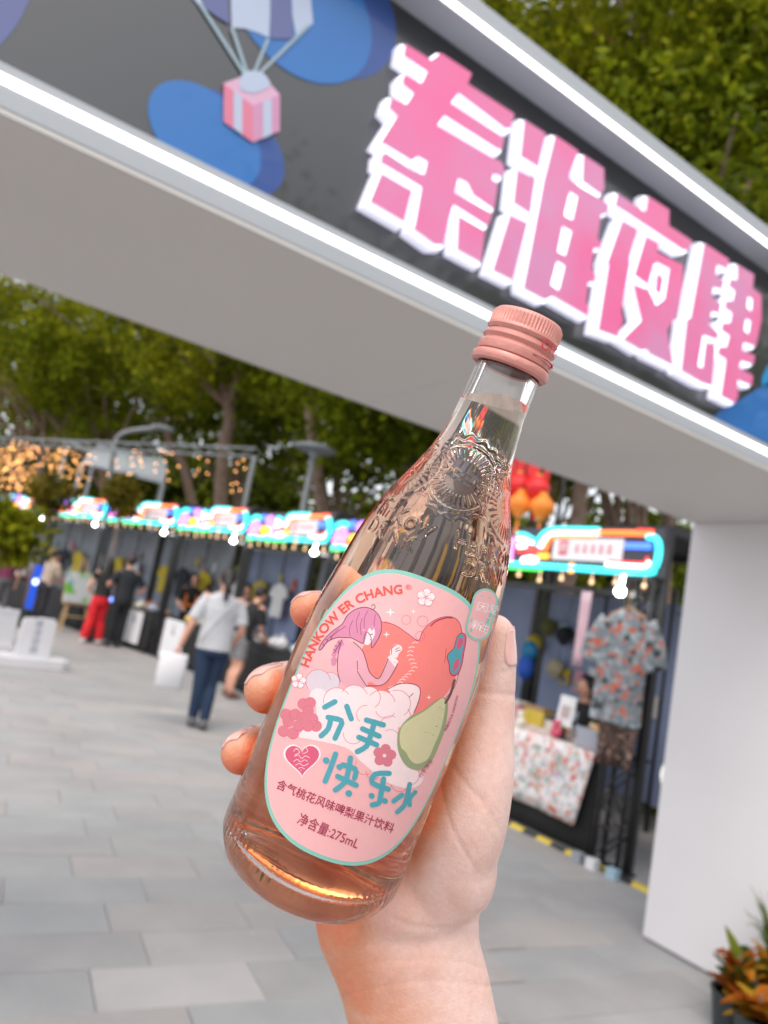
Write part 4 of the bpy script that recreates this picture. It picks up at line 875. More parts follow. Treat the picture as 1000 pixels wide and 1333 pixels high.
def stall(label, O, E_, W, hb, bh, back, seed, nback=3):
    rz = math.atan2(E_[1], E_[0]); t = thing('market_stall', label, 'stall', (O[0], O[1], 0), rz, 'market stalls in a row along the plaza'); R = random.Random(seed); zt = hb+bh
    D = 1.45
    for x, y in ((0.03, -0.06), (W-0.03, -0.06), (0.03, -D), (W-0.03, -D)):
        b = MB(); b.bx(x-.03, x+.03, y-.03, y+.03, 0, zt-.02); b.build('post', M_BLACK, t)
    b = MB(); b.bx(0, W, -.09, -.03, zt-.02, zt+.03); b.bx(0, W, -D-.03, -D+.03, zt-.02, zt+.03); b.bx(0, .05, -D+.03, -.09, zt-.02, zt+.03); b.bx(W-.05, W, -D+.03, -.09, zt-.02, zt+.03); b.build('top_rail', M_BLACK, t)
    b = MB(); b.bx(.0, W, -D, -.1, zt+.032, zt+.05); b.build('roof_sheet', M_ROOF, t)
    b = MB(); b.bx(.05, W-.05, -.10, -.055, hb-.16, hb-.11); b.build('cross_bar', M_BLACK, t)
    for k in range(nback):
        x0 = .08+(W-.16)*k/nback; x1 = .08+(W-.16)*(k+1)/nback-.03
        b = MB(); b.bx(x0, x1, -D+.04, -D+.06, .25, hb-.05); b.build('back_panel', back, t)
        if k < nback-1: b = MB(); b.bx(x1, x1+.03, -D+.03, -D+.07, 0, hb+.1); b.build('mullion', M_BLACK, t)
    # sign box
    b = MB(); b.bx(.0, W-.02, -.03, .035, hb, zt); box = b.build('sign_box', M_BOARD, t)
    k = bh/.38; q = W/2.5
    y = .05
    def tb(pts, m, r=.017): r *= 1.0 if hb < 2.2 else 1.3; b = MB(); b.tube([(p[0]*q, y, hb+p[1]*k) for p in smooth_loop(pts, 4, False)], r, 8); b.build('neon_tube', m, box, smooth=True)
    tb([(2.42,.035),(1.2,.035),(.16,.03),(.06,.06),(.025,.13),(.03,.24),(.07,.30),(.14,.31)], N_CY, .026)
    tb([(.10,.12),(.12,.085),(.2,.075),(.5,.08)], N_WH, .014); tb([(.12,.15),(.13,.11),(.22,.10),(.48,.105)], N_RD, .011)
    tb([(.10,.335),(.40,.34),(.66,.34)], N_OR, .022); tb([(.10,.355),(.24,.36)], N_RD, .016)
    tb([(.62,.365),(.9,.37),(1.16,.365),(1.27,.30),(1.31,.22)], N_CY, .022); tb([(.60,.335),(.9,.335),(1.13,.33),(1.22,.27),(1.26,.20)], N_WH, .018); tb([(.66,.305),(1.1,.30),(1.17,.24),(1.19,.17)], N_OR, .018)
    tb([(.10,.235),(.33,.235)], N_BL, .026); tb([(1.2,.16),(1.34,.17),(1.52,.165)], N_RD, .024); tb([(1.15,.125),(1.26,.125)], N_YE, .022); tb([(1.36,.27),(1.47,.31),(1.56,.32)], N_CY, .024); tb([(1.36,.24),(1.46,.27),(1.55,.275)], N_WH, .018)
    tb([(1.28,.07),(1.36,.085),(1.44,.07)], N_WH, .036); tb([(1.2,.0),(1.5,.0),(1.85,.0)], N_GR, .016); tb([(.86,.07),(.86,-.01)], N_YE, .02)
    tb([(1.62,.06),(1.63,.18),(1.60,.28)], N_PK, .028); tb([(1.72,.29),(1.78,.33),(1.85,.29),(1.8,.24),(1.73,.27)], N_PU, .03); tb([(1.96,.30),(2.0,.33),(2.05,.30)], N_BL, .036); tb([(1.72,.12),(1.80,.16),(1.9,.12),(1.95,.18)], N_YE, .04); tb([(1.90,.08),(2.0,.07)], N_RD, .028); tb([(2.12,.1),(2.16,.22),(2.26,.26),(2.36,.22)], N_PU, .028); tb([(2.14,.32),(2.3,.34),(2.44,.30)], N_CY, .026); tb([(2.2,.12),(2.3,.16),(2.4,.10)], N_PK, .036); tb([(1.45,.22),(1.52,.2)], N_WH, .03); tb([(2.06,.18),(2.1,.06)], N_OR, .028); tb([(1.9,.035),(2.44,.0)], N_GR, .018); tb([(2.42,.18),(2.46,.24)], N_BL, .034)
    b = MB(); b.bx(.36*q, 1.10*q, .036, .05, hb+.10*k, hb+.29*k); pl = b.build('name_plate', M_PLATE, box)
    g = MB()
    for i in range(5):
        cx = (.46+.085*i)*q; g.bx(cx, cx+.05*q, .0505, .052, hb+.17*k, hb+.185*k); g.bx(cx, cx+.05*q, .0505, .052, hb+.21*k, hb+.222*k); g.bx(cx+.02*q, cx+.03*q, .0525, .0535, hb+.16*k, hb+.24*k)
    g.build('plate_lettering', M_REDP, box)
    g = MB(); g.bx(.93*q, 1.03*q, .0505, .053, hb+.14*k, hb+.27*k); lg = g.build('plate_logo', M_REDP, box)
    g = MB()
    for x in (.945, .972, 1.0): g.bx(x*q, (x+.012)*q, .0535, .055, hb+.165*k, hb+.245*k)
    g.bx(.945*q, 1.012*q, .0535, .0548, hb+.232*k, hb+.245*k); g.build('plate_logo_mark', M_PLATE, box)
    # bulbs under the box
    n = 9
    for i in range(n):
        x = .12+(W-.24)*i/(n-1)+R.uniform(-.04,.04); z = hb-.075+R.uniform(-.02,.02)
        b = MB(); b.ball((x, .0, z), .019, 10, 7); b.cyl((x,.0,z+.018),(x,.0,hb-.001), .005, n=6); b.build('bulb', M_BULB, t, smooth=True)
    b = MB(); x = .34*q; b.ball((x, .03, hb-.13), (.045,.045,.038), 14, 9); b.cyl((x,.03,hb-.09),(x,.02,hb-.001), .012, n=8); b.build('flood_lamp', M_LAMP, t, smooth=True)
    return t, rz
def stall_pt(O, rz, x, y): return (O[0]+x*math.cos(rz)-y*math.sin(rz), O[1]+x*math.sin(rz)+y*math.cos(rz))
STALLS = [  # origin (front corner), far corner, box bottom, box height
    ((4.70, 3.50), (4.66, 6.00), 2.15, .38), ((4.65, 6.06), (4.60, 8.56), 2.23, .40), ((4.60, 8.64), (4.44, 11.16), 2.31, .42), ((4.42, 11.24), (4.05, 13.74), 2.40, .43),
    ((4.03, 13.82), (3.35, 16.65), 2.44, .44), ((3.30, 16.75), (2.62, 19.6), 2.46, .45), ((2.58, 19.7), (1.85, 22.6), 2.48, .45), ((1.8, 22.7), (1.0, 25.6), 2.48, .45)]
SLAB = ['neon-lit market stall beside the white gate pillar', 'neon-lit market stall hidden behind the held bottle', 'neon-lit stall with piled white goods on its table', 'neon-lit stall whose table is passed by the walker in white',
        'neon-lit stall behind the two posters hanging on black tables', 'neon-lit stall behind the man in black', 'neon-lit stall behind the wooden easel', 'neon-lit stall at the far end of the row']
def fold_cloth(x0, x1, z0, z1, y, amp, n, seed, slant=0.0):
    """hanging cloth with folds, a thin closed sheet"""
    R = random.Random(seed); V = []; F = []; ph = R.uniform(0, 6)
    for lay in (0, -.006):
        for j in range(7):
            w = j/6
            for i in range(n+1):
                u = i/n; x = x0+(x1-x0)*u-slant*w*u; z = z1+(z0-z1)*w; V.append((x, y+lay+amp*w*math.sin(u*9+ph)+amp*.4*w*math.sin(u*23+ph*2), z))
    m = 7*(n+1)
    for j in range(6):
        for i in range(n):
            a = j*(n+1)+i; F += [(a, a+1, a+n+2, a+n+1), (m+a, m+a+n+1, m+a+n+2, m+a+1)]
    for i in range(n): F += [(i, m+i, m+i+1, i+1), (6*(n+1)+i, 6*(n+1)+i+1, m+6*(n+1)+i+1, m+6*(n+1)+i)]
    for j in range(6): a, c = j*(n+1), j*(n+1)+n; F += [(a, a+n+1, m+a+n+1, m+a), (c, m+c, m+c+n+1, c+n+1)]
    return V, F
SM_ = []
for i, (O, Q, hb, bh) in enumerate(STALLS):
    e = (Q[0]-O[0], Q[1]-O[1]); W_ = math.hypot(*e); t, rz = stall(SLAB[i], O, e, W_, hb, bh, M_BACKB if i in (0, 1, 3) else M_BACKG, 20+i); SM_.append((O, rz, W_, hb))
    # table with black skirt
    tl = ['long stall table with black skirt under the floral cloth', 'black-skirted stall table hidden behind the bottle', 'black-skirted stall table with white goods', 'black-skirted stall table behind the walker in white', 'black-skirted stall table with a white poster beside the walker', 'black-skirted stall table behind the man in black', 'black-skirted stall table behind the easel', 'black-skirted stall table at the end of the row'][i]
    tb_ = thing('stall_table', tl, 'table', (O[0], O[1], 0), rz, 'stall tables with black skirts')
    x0 = .34 if i == 0 else .12; x1 = W_-.15
    b = MB(); b.bx(x0, x1, -.62, .0, .715, .74); b.build('tabletop', M_SKIRT, tb_)
    V, F = fold_cloth(x0, x1, .015, .714, -.004, .012, 40, i); b = MB(); b.add(V, F); b.build('skirt', M_SKIRT, tb_, smooth=True)
    for xx in (x0+.06, x1-.06):
        for yy in (-.56, -.06): b = MB(); b.bx(xx-.015, xx+.015, yy-.015, yy+.015, 0, .714); b.build('leg', M_BLACK, tb_)
def local_thing(name, label, cat, i, x, y, z=0.0, group=None, rz_add=0.0):
    O, rz, _, _ = SM_[i]; p = stall_pt(O, rz, x, y); return thing(name, label, cat, (p[0], p[1], z), rz+rz_add, group)
# --- the first stall's goods
c = local_thing('floral_tablecloth', 'white floral cloth draped over the black stall table', 'tablecloth', 0, 0, 0, .745)
V, F = fold_cloth(.36, 1.75, -.55, .012, .048, .016, 34, 3); b = MB()
V = [(x+.18*max(0, -z)*(1.75-x)/1.39, y, z) for x, y, z in V]; b.add(V, F); b.build('cloth_drop', M_FLORAL, c, smooth=True)
b = MB(); b.bx(.36, 1.75, -.45, .040, .0, .012); b.build('cloth_top', M_FLORAL, c)
sh = local_thing('floral_shirt', 'grey floral shirt with orange blossoms hanging on the black truss', 'shirt', 0, .17, .12, 1.0)
hsb = MB()
for zz_, w, d in ((.02,.235,.06),(.3,.225,.06),(.55,.225,.065),(.74,.235,.06),(.83,.17,.045),(.875,.07,.04)): pass
loft(hsb, [((0,0,z), (w,0,0), (0,d,0)) for z, w, d in ((.02,.235,.05),(.3,.222,.055),(.55,.225,.06),(.74,.235,.055),(.82,.17,.045),(.875,.07,.04))], 24)
for s_ in (-1, 1): loft(hsb, [((s_*.19,0,.76),(.0,.05,0),(.05*s_,0,.075)), ((s_*.27,.01,.60),(.0,.055,0),(.085*s_,0,.05)), ((s_*.31,.01,.46),(.0,.05,0),(.085*s_,0,.03))], 16)
so = remeshed('shirt_cloth', hsb, .014, 4, M_SHIRT, sh)
b = MB(); b.tube([(-.16,0,.83),(0,0,.9),(.16,0,.83)], .008, 6); b.tube([(0,0,.9),(0,0,.96),(.03,0,.99),(.0,0,1.02),(-.02,0,1.0)], .004, 6); b.build('hanger', M_WOOD, sh)
tr = local_thing('truss_post', 'black lattice truss post carrying the floral shirt', 'truss', 0, .11, .04)
b = MB()
for sx in (-.11, .11):
    for sy in (-.06, .06): b.cyl((sx, sy, 0.02), (sx, sy, 2.12), .018, n=8)
b.build('chord', M_BLACK, tr, smooth=True)
for k in range(9):
    b = MB(); z0 = .06+k*.228; z1 = z0+.228
    for sy in (-.06, .06): b.cyl((-.11 if k % 2 else .11, sy, z0), (.11 if k % 2 else -.11, sy, z1), .009, n=6); b.cyl((-.11, sy, z1), (.11, sy, z1), .009, n=6)
    b.build('brace', M_BLACK, tr)
b = MB(); b.bx(-.16, .16, -.1, .1, 0, .02); b.build('foot_plate', M_BLACK, tr)
bag = local_thing('hanging_garment', 'brown patterned garment hanging under the floral shirt', 'garment', 0, .13, .13, .72); V, F = fold_cloth(-.18, .17, 0, .34, 0, .045, 24, 8); b = MB(); b.add(V, F); b.build('fabric', floral('brown_pattern', (64, 50, 46), [(168,140,122),(30,26,26),(120,84,70)], 26, .42), bag, smooth=True)
sc_ = local_thing('pink_scarf', 'pale pink scarf hanging from the stall bar', 'scarf', 0, .70, .0, 1.38); V, F = fold_cloth(-.055, .055, 0, .62, 0, .012, 8, 4); b = MB(); b.add(V, F); b.build('fabric', mat('pink_fabric', (0.62, 0.42, 0.48), 0.85, var=.1), sc_, smooth=True)
b = MB(); b.tube([(0,0,.615),(0,0,.70)], .004, 6); b.build('loop', M_BLACK, sc_)
qs = local_thing('plaque_stand', 'white upright plaque on the floral tablecloth', 'plaque', 0, .86, -.14, .757)
b = MB(); b.box((0,0,.235), (.17,.012,.25), Matrix.Rotation(.12,3,'X')); b.build('plaque', M_WCLOTH, qs); b = MB(); b.bx(-.07,.07,-.05,.05,0,.012); b.bx(-.012,.012,-.012,.012,.012,.11); b.build('stand', M_BLACK, qs)
b = MB(); b.box((0,.012,.23), (.09,.004,.10), Matrix.Rotation(.12,3,'X')); b.build('printed_square', mat('plaque_print', (0.45,0.35,0.35), .6), qs)
GC = [(0.72,0.33,0.05),(0.7,0.45,0.3),(0.75,0.6,0.35),(0.6,0.08,0.16),(0.75,0.42,0.22),(0.45,0.5,0.6),(0.7,0.68,0.6),(0.8,0.55,0.15)]
GN = ['orange','tan','cream','crimson','peach','slate','ivory','amber']
GM = [mat('goods_'+n, c, .6, var=.1, vscale=20) for n, c in zip(GN, GC)]
for k in range(13):
    n = k % 8; x = .45+k*.145+_pr.uniform(-.03,.03); y = -.10-_pr.uniform(0,.24)*(k % 3); s_ = _pr.uniform(.045,.075)
    g = local_thing('toy_figure', f'small {GN[n]} plush toy with round ears on the floral tablecloth' if k < 8 else f'small {GN[n]} plush toy with round ears deep on the stall table', 'toy', 0, x, y, .757 if x < 1.72 else .741, 'small goods on the floral table')
    b = MB(); b.ball((0,0,s_*.9), (s_,s_*.8,s_*.9), 12, 8); b.build('body', GM[n], g, smooth=True)
    b = MB(); b.ball((0,.01,s_*2.1), s_*.62, 12, 8); b.build('head', GM[n], g, smooth=True)
    for sgn in (-1, 1): b = MB(); b.ball((sgn*s_*.45,0,s_*2.6), s_*.24, 8, 6); b.build('ear', GM[n], g, smooth=True)
ac = local_thing('display_case', 'low clear display box at the end of the floral table', 'box', 0, .50, -.12, .757)
b = MB(); b.bx(-.13,.13,-.09,.09,.012,.03); b.bx(-.13,.13,.082,.09,.03,.16); b.bx(-.13,.13,-.09,-.082,.03,.16); b.bx(-.13,-.122,-.08,.08,.03,.16); b.bx(.122,.13,-.08,.08,.03,.16); b.bx(-.12,.12,-.08,.08,0,.012); b.build('acrylic_wall', M_ACR, ac)
for k, (m, w, nm) in enumerate(((M_DGAR, .12, 'dark'), (M_DGAR, .11, 'dark'), (mat('olive_fabric', (.12,.12,.04), .9), .1, 'olive'), (M_YGAR, .12, 'yellow'), (mat('cream_fabric', (.6,.52,.35), .9), .08, 'cream'))):
    x = 2.15+[-.35,-.12,.12,.3,-.05][k]; z = [1.62,1.64,1.70,1.5,1.28][k]
    h = local_thing('baseball_cap', f'{nm} cap hung on the blue back panel' if k else 'dark cap with pale badge hung on the blue back panel', 'cap', 0, x, -1.30, z, 'caps hung on the blue panel')
    b = MB(); b.lathe([(.0,.1),(.05,.095),(.085,.06),(.095,0)], 16, M=Matrix.Rotation(math.radians(-70),3,'X'), close=False); b.build('crown', m, h, smooth=True)
    b = MB(); b.prism(SM([(-.085,0),(-.06,-.08),(0,-.11),(.06,-.08),(.085,0)], 4), lambda x_, y_, d: (x_, d+.02, y_), 0, .008); b.build('brim', m, h)
    b = MB(); b.cyl((0,-.02,.08),(0,-.02,.42), .003, n=5); b.build('cord', M_BLACK, h)
bt = local_thing('blue_toy_bag', 'bright blue inflated toy bag hanging by the stall back', 'bag', 0, 2.15, -.9, 1.12)
b = MB(); b.ball((0,0,.12), (.1,.07,.13), 14, 10); b.build('lower_lobe', M_BGAR, bt, smooth=True); b = MB(); b.ball((-.02,0,.3), (.1,.07,.1), 14, 10); b.build('upper_lobe', mat('teal_blue', (.01,.2,.42), .5), bt, smooth=True); b = MB(); b.cyl((-.02,0,.39),(-.02,0,1.0), .004, n=5); b.build('string', M_BLACK, bt)
# yellow and black cable ramp along the front of the stalls
rp_ = local_thing('cable_ramp', 'yellow and black striped cable ramp on the ground before the stalls', 'cable ramp', 0, -.6, .10)
for k in range(24):
    b = MB(); x = k*.15
    b.add([(x,-.045,0),(x+.146,-.045,0),(x+.146,.045,0),(x,.045,0),(x,-.015,.022),(x+.146,-.015,.022),(x+.146,.015,.022),(x,.015,.022)], [(0,3,2,1),(4,5,6,7),(0,1,5,4),(1,2,6,5),(2,3,7,6),(3,0,4,7)]); b.build('ramp_segment', M_YTAPE if k % 2 == 0 else M_BLACK, rp_)
for k, (x, m, nm) in enumerate(((.02, mat('pale_blue_plastic', (.35,.5,.6), .4), 'pale blue'), (.2, M_WCLOTH, 'white'), (.33, mat('grey_plastic', (.3,.33,.36), .5), 'grey'))):
    g = local_thing('small_crate', f'small {nm} crate at the foot of the truss post', 'crate', 0, x-.06, .19-.0*k, 0, None); s_ = .1
    b = MB(); b.bx(-.04,.04,-.03,.03,0,.01); b.bx(-.04,.04,.026,.03,.01,.06); b.bx(-.04,.04,-.03,-.026,.01,.06); b.bx(-.04,-.036,-.026,.026,.01,.06); b.bx(.036,.04,-.026,.026,.01,.06); b.build('crate_body', m, g)
    b = MB(); b.bx(-.044,.044,-.034,.034,.0605,.067); b.build('rim', m, g)
# side lattice and yellow banner behind the pillar edge
bn = local_thing('yellow_banner', 'yellow cloth strip hanging beside the truss post', 'banner', 0, -.12, -.25, 1.55); V, F = fold_cloth(-.05,.05,0,.36,0,.006,6,2); b = MB(); b.add(V,F); b.build('fabric', M_YGAR, bn, smooth=True); b = MB(); b.tube([(-.055,0,.36),(.13,0,.37)], .006, 6); b.build('rod', M_BLACK, bn)
bs = local_thing('blue_side_board', 'narrow blue board standing at the stall side', 'board', 0, -.20, -.5, 0); b = MB(); b.bx(-.03,.03,-.35,.1,.02,1.95); b.build('panel', mat('side_board_blue', (.35,.45,.62), .6), bs); b = MB(); b.bx(-.05,.05,-.38,.13,0,.02); b.build('base', M_BLACK, bs)
# red lanterns and streamers above the second stall
M_RED = mat('lantern_red', (.62,.015,.02), .55, emit=(.9,.03,.02), estr=.08); M_ORG = mat('lantern_orange', (.75,.2,.02), .55, emit=(1,.3,.03), estr=.12); M_GOLD = mat('gold_trim', (.7,.4,.08), .4, metal=.4)
for k, (x, z, m, nm) in enumerate(((.35,3.02,M_RED,'red'),(.62,2.86,M_ORG,'orange'),(.85,3.06,M_RED,'red'),(1.12,2.9,M_RED,'red'),(.18,2.84,M_ORG,'orange'),(1.4,3.0,M_ORG,'orange'))):
    g = local_thing('paper_lantern', f'round {nm} paper lantern strung above the stall sign', 'lantern', 0, 1.36+(x-.18)*.52, .0+.06*(k%2), z-.10, 'paper lanterns above the stalls')
    pr = [(.035,-.12)]+[(.11*math.sin(math.pi*(j+1.2)/9.4)+.006*(j % 2), -.115+.23*(j+.5)/8) for j in range(8)]+[(.035,.12)]
    b = MB(); b.lathe(pr, 18); b.build('shade', m, g, smooth=True)
    for z_ in (-.13,.12): b = MB(); b.cyl((0,0,z_),(0,0,z_+.015), .04, n=14); b.build('ring', M_GOLD, g)
    b = MB(); b.cyl((0,0,-.14),(0,0,-.3), .012, .02, n=8); b.build('tassel', m, g); b = MB(); b.cyl((0,0,.13),(0,0,.42), .003, n=5); b.build('cord', M_BLACK, g)
g = local_thing('lantern_line', 'cable strung above the stall sign for the lanterns', 'cable', 0, 1.15, 0, 0); b = MB(); b.tube([(0,0,3.32),(.6,0,3.30),(1.25,0,3.33)], .006, 6); b.build('cable', M_BLACK, g)
for xx in (0.0, 1.25): b = MB(); b.cyl((xx,-.015,2.56),(xx,-.015,3.36), .014, n=8); b.build('mast', M_BLACK, g)
for k in range(4):
    g = local_thing('red_streamer', f'red cloth streamer hanging among the lanterns, {["narrow","wide","short","long"][k]}', 'streamer', 0, [1.42,1.60,1.78,1.92][k], -.05, 2.72, 'red streamers'); w = [.04,.09,.06,.06][k]; h = [.5,.52,.4,.53][k]
    V, F = fold_cloth(-w, w, .53-h, .53, 0, .012, 8, 40+k); b = MB(); b.add(V, F); b.build('fabric', M_RED, g, smooth=True); b = MB(); b.tube([(-w-.01,0,.535),(w+.01,0,.535)], .006, 6); b.build('rod', M_BLACK, g)
# --- goods of the other stalls
for i in range(2, 8):
    O, rz, W_, hb = SM_[i]; R = random.Random(60+i); adj = ['','','third','fourth','fifth','sixth','seventh','eighth'][i]
    for k in range(3):
        x = W_*(.22+.27*k)+R.uniform(-.08,.08); m = M_YGAR if (i+k) % 2 == 0 else (M_DGAR if k == 1 else M_WCLOTH); nm = {M_YGAR:'yellow', M_DGAR:'dark', M_WCLOTH:'white'}[m]
        g = local_thing('hung_shirt', f'{nm} shirt hung inside the {adj} stall of the row, {["by its near post", "at its middle", "by its far post"][k]}', 'shirt', i, x, -1.2, 1.12, 'shirts hung inside the stalls')
        hs_ = MB(); loft(hs_, [((0,0,z), (w,0,0), (0,.05,0)) for z, w in ((0,.19),(.3,.18),(.5,.19),(.58,.12),(.62,.05))], 14)
        for s_ in (-1,1): loft(hs_, [((s_*.15,0,.53),(0,.04,0),(.04*s_,0,.06)), ((s_*.26,0,.36),(0,.04,0),(.06*s_,0,.03))], 10)
        remeshed('shirt_cloth', hs_, .03, 2, m, g); b = MB(); b.cyl((0,0,.6),(0,0,hb-1.1), .004, n=5); b.build('hook', M_BLACK, g)
    for k in range(5 if i < 5 else 3):
        x = W_*(.12+.17*k)+R.uniform(-.06,.06); s_ = R.uniform(.07,.12); white = i == 2
        nm, m = ('white', M_WCLOTH) if white else (GN[(k+i) % 8], GM[(k+i) % 8])
        g = local_thing('goods_bag', f'{nm} tied goods bag on the table of the {adj} stall{", "+["by the near end", "second from the near end", "at the middle", "second from the far end", "by the far end"][k] if white else ""}', 'bag', i, x, -.2-R.uniform(0,.2), .741, 'goods on the stall tables')
        b = MB(); b.lathe([(s_*.6,0),(s_*.95,s_*.3),(s_,s_*.8),(s_*.7,s_*1.3),(s_*.2,s_*1.5)], 12); b.build('sack', m, g, smooth=True); b = MB(); b.lathe([(s_*.2,s_*1.5),(s_*.32,s_*1.75),(s_*.36,s_*1.9)], 10); b.build('tied_neck', m, g, smooth=True)
PK = [((.62,.60,.55),'cream'),((.5,.06,.05),'red'),((.05,.12,.4),'navy'),((.6,.45,.06),'mustard'),((.05,.05,.06),'black'),((.12,.35,.2),'green'),((.65,.3,.4),'pink'),((.35,.22,.12),'brown'),((.45,.6,.7),'sky blue'),((.7,.7,.7),'white')]
PM = [mat('packet_'+n.replace(' ', '_'), c, .55, var=.12, vscale=25) for c, n in PK]
for i in (0, 2, 3, 4, 5, 6):
    O, rz, W_, hb = SM_[i]; R = random.Random(200+i); adj = ['first','','third','fourth','fifth','sixth','seventh'][i]
    for k in range(10):
        n = k; x = (.35 if i else .9)+(W_-(.6 if i else 1.2))*((k*.618+.13*i) % 1.0); z = R.uniform(.98, 1.8); w, h = R.uniform(.07,.15), R.uniform(.12,.24)
        g = local_thing('hung_packet', f'{PK[n][1]} packet hung on the back wall of the {adj} stall', 'packet', i, x, -1.37, z, 'goods hung on the stall back walls')
        b = MB(); b.add([(-w/2,0,0),(w/2,0,0),(w/2,.035,.0),(-w/2,.035,.0),(-w/2,.01,h),(w/2,.01,h),(w/2,.022,h),(-w/2,.022,h)], [(0,3,2,1),(4,5,6,7),(0,1,5,4),(1,2,6,5),(2,3,7,6),(3,0,4,7)]); b.build('pouch', PM[n], g)
        b = MB(); b.bx(-w*.28,w*.28,.031,.034,h*.12,h*.4); b.build('printed_panel', PM[(n+9) % 10], g)
        b = MB(); b.cyl((0,.016,h-.005),(0,.016,h+R.uniform(.05,.2)), .003, n=5); b.build('hook', M_BLACK, g)
    for k in range(4):
        x = W_*(.2+.19*k)+R.uniform(-.05,.05) if i else 1.2+k*.28; w, d_, h = R.uniform(.14,.24), R.uniform(.12,.18), R.uniform(.08,.2); n = (k*3+i) % 10
        g = local_thing('goods_carton', f'{PK[n][1]} carton standing at the back of the {adj} stall table', 'carton', i, x, -.48, .741, 'cartons on the stall tables')
        b = MB(); b.bx(-w/2,w/2,-d_/2,d_/2,0,h); bevel(b.build('carton_body', PM[n], g), .004); b = MB(); b.bx(-w/2-.003,w/2+.003,-d_/2-.003,d_/2+.003,h-.03,h+.003); b.build('lid', PM[(n+4) % 10], g)
def poster(i, x, w, h, z0, label):
    g = local_thing('hanging_poster', label, 'poster', i, x, .035, z0, 'posters on the table fronts'); b = MB(); pts = []
    for cx, cz, a0 in ((w/2-.06,h-.06,0),(-w/2+.06,h-.06,90),(-w/2+.06,.06,180),(w/2-.06,.06,270)):
        for k in range(5): a = math.radians(a0+22.5*k); pts.append((cx+.06*math.cos(a), cz+.06*math.sin(a)))
    b.prism(pts, lambda x_, y_, d: (x_, d, y_), 0, .012); b.build('board', M_WCLOTH, g)
    b = MB(); b.bx(-.015,.015,.0125,.015,h*.62,h*.88); b.bx(-.04,.04,.0125,.0145,h*.66,h*.70); b.build('printed_mark', mat('poster_ink', (.05,.05,.06), .6), g)
    b = MB(); b.tube([(-w*.3,.006,h-.005),(-w*.3,.006,.80-z0 if .8-z0 > h else h+.04)], .004, 5); b.tube([(w*.3,.006,h-.005),(w*.3,.006,.80-z0 if .8-z0 > h else h+.04)], .004, 5); b.build('tie', M_BLACK, g)
poster(4, .75, .62, .62, .12, 'white poster with a dark mark hanging on the table beside the man in black')
poster(3, 1.75, .78, .72, .04, 'large plain white poster hanging on the table beside the walker in white')
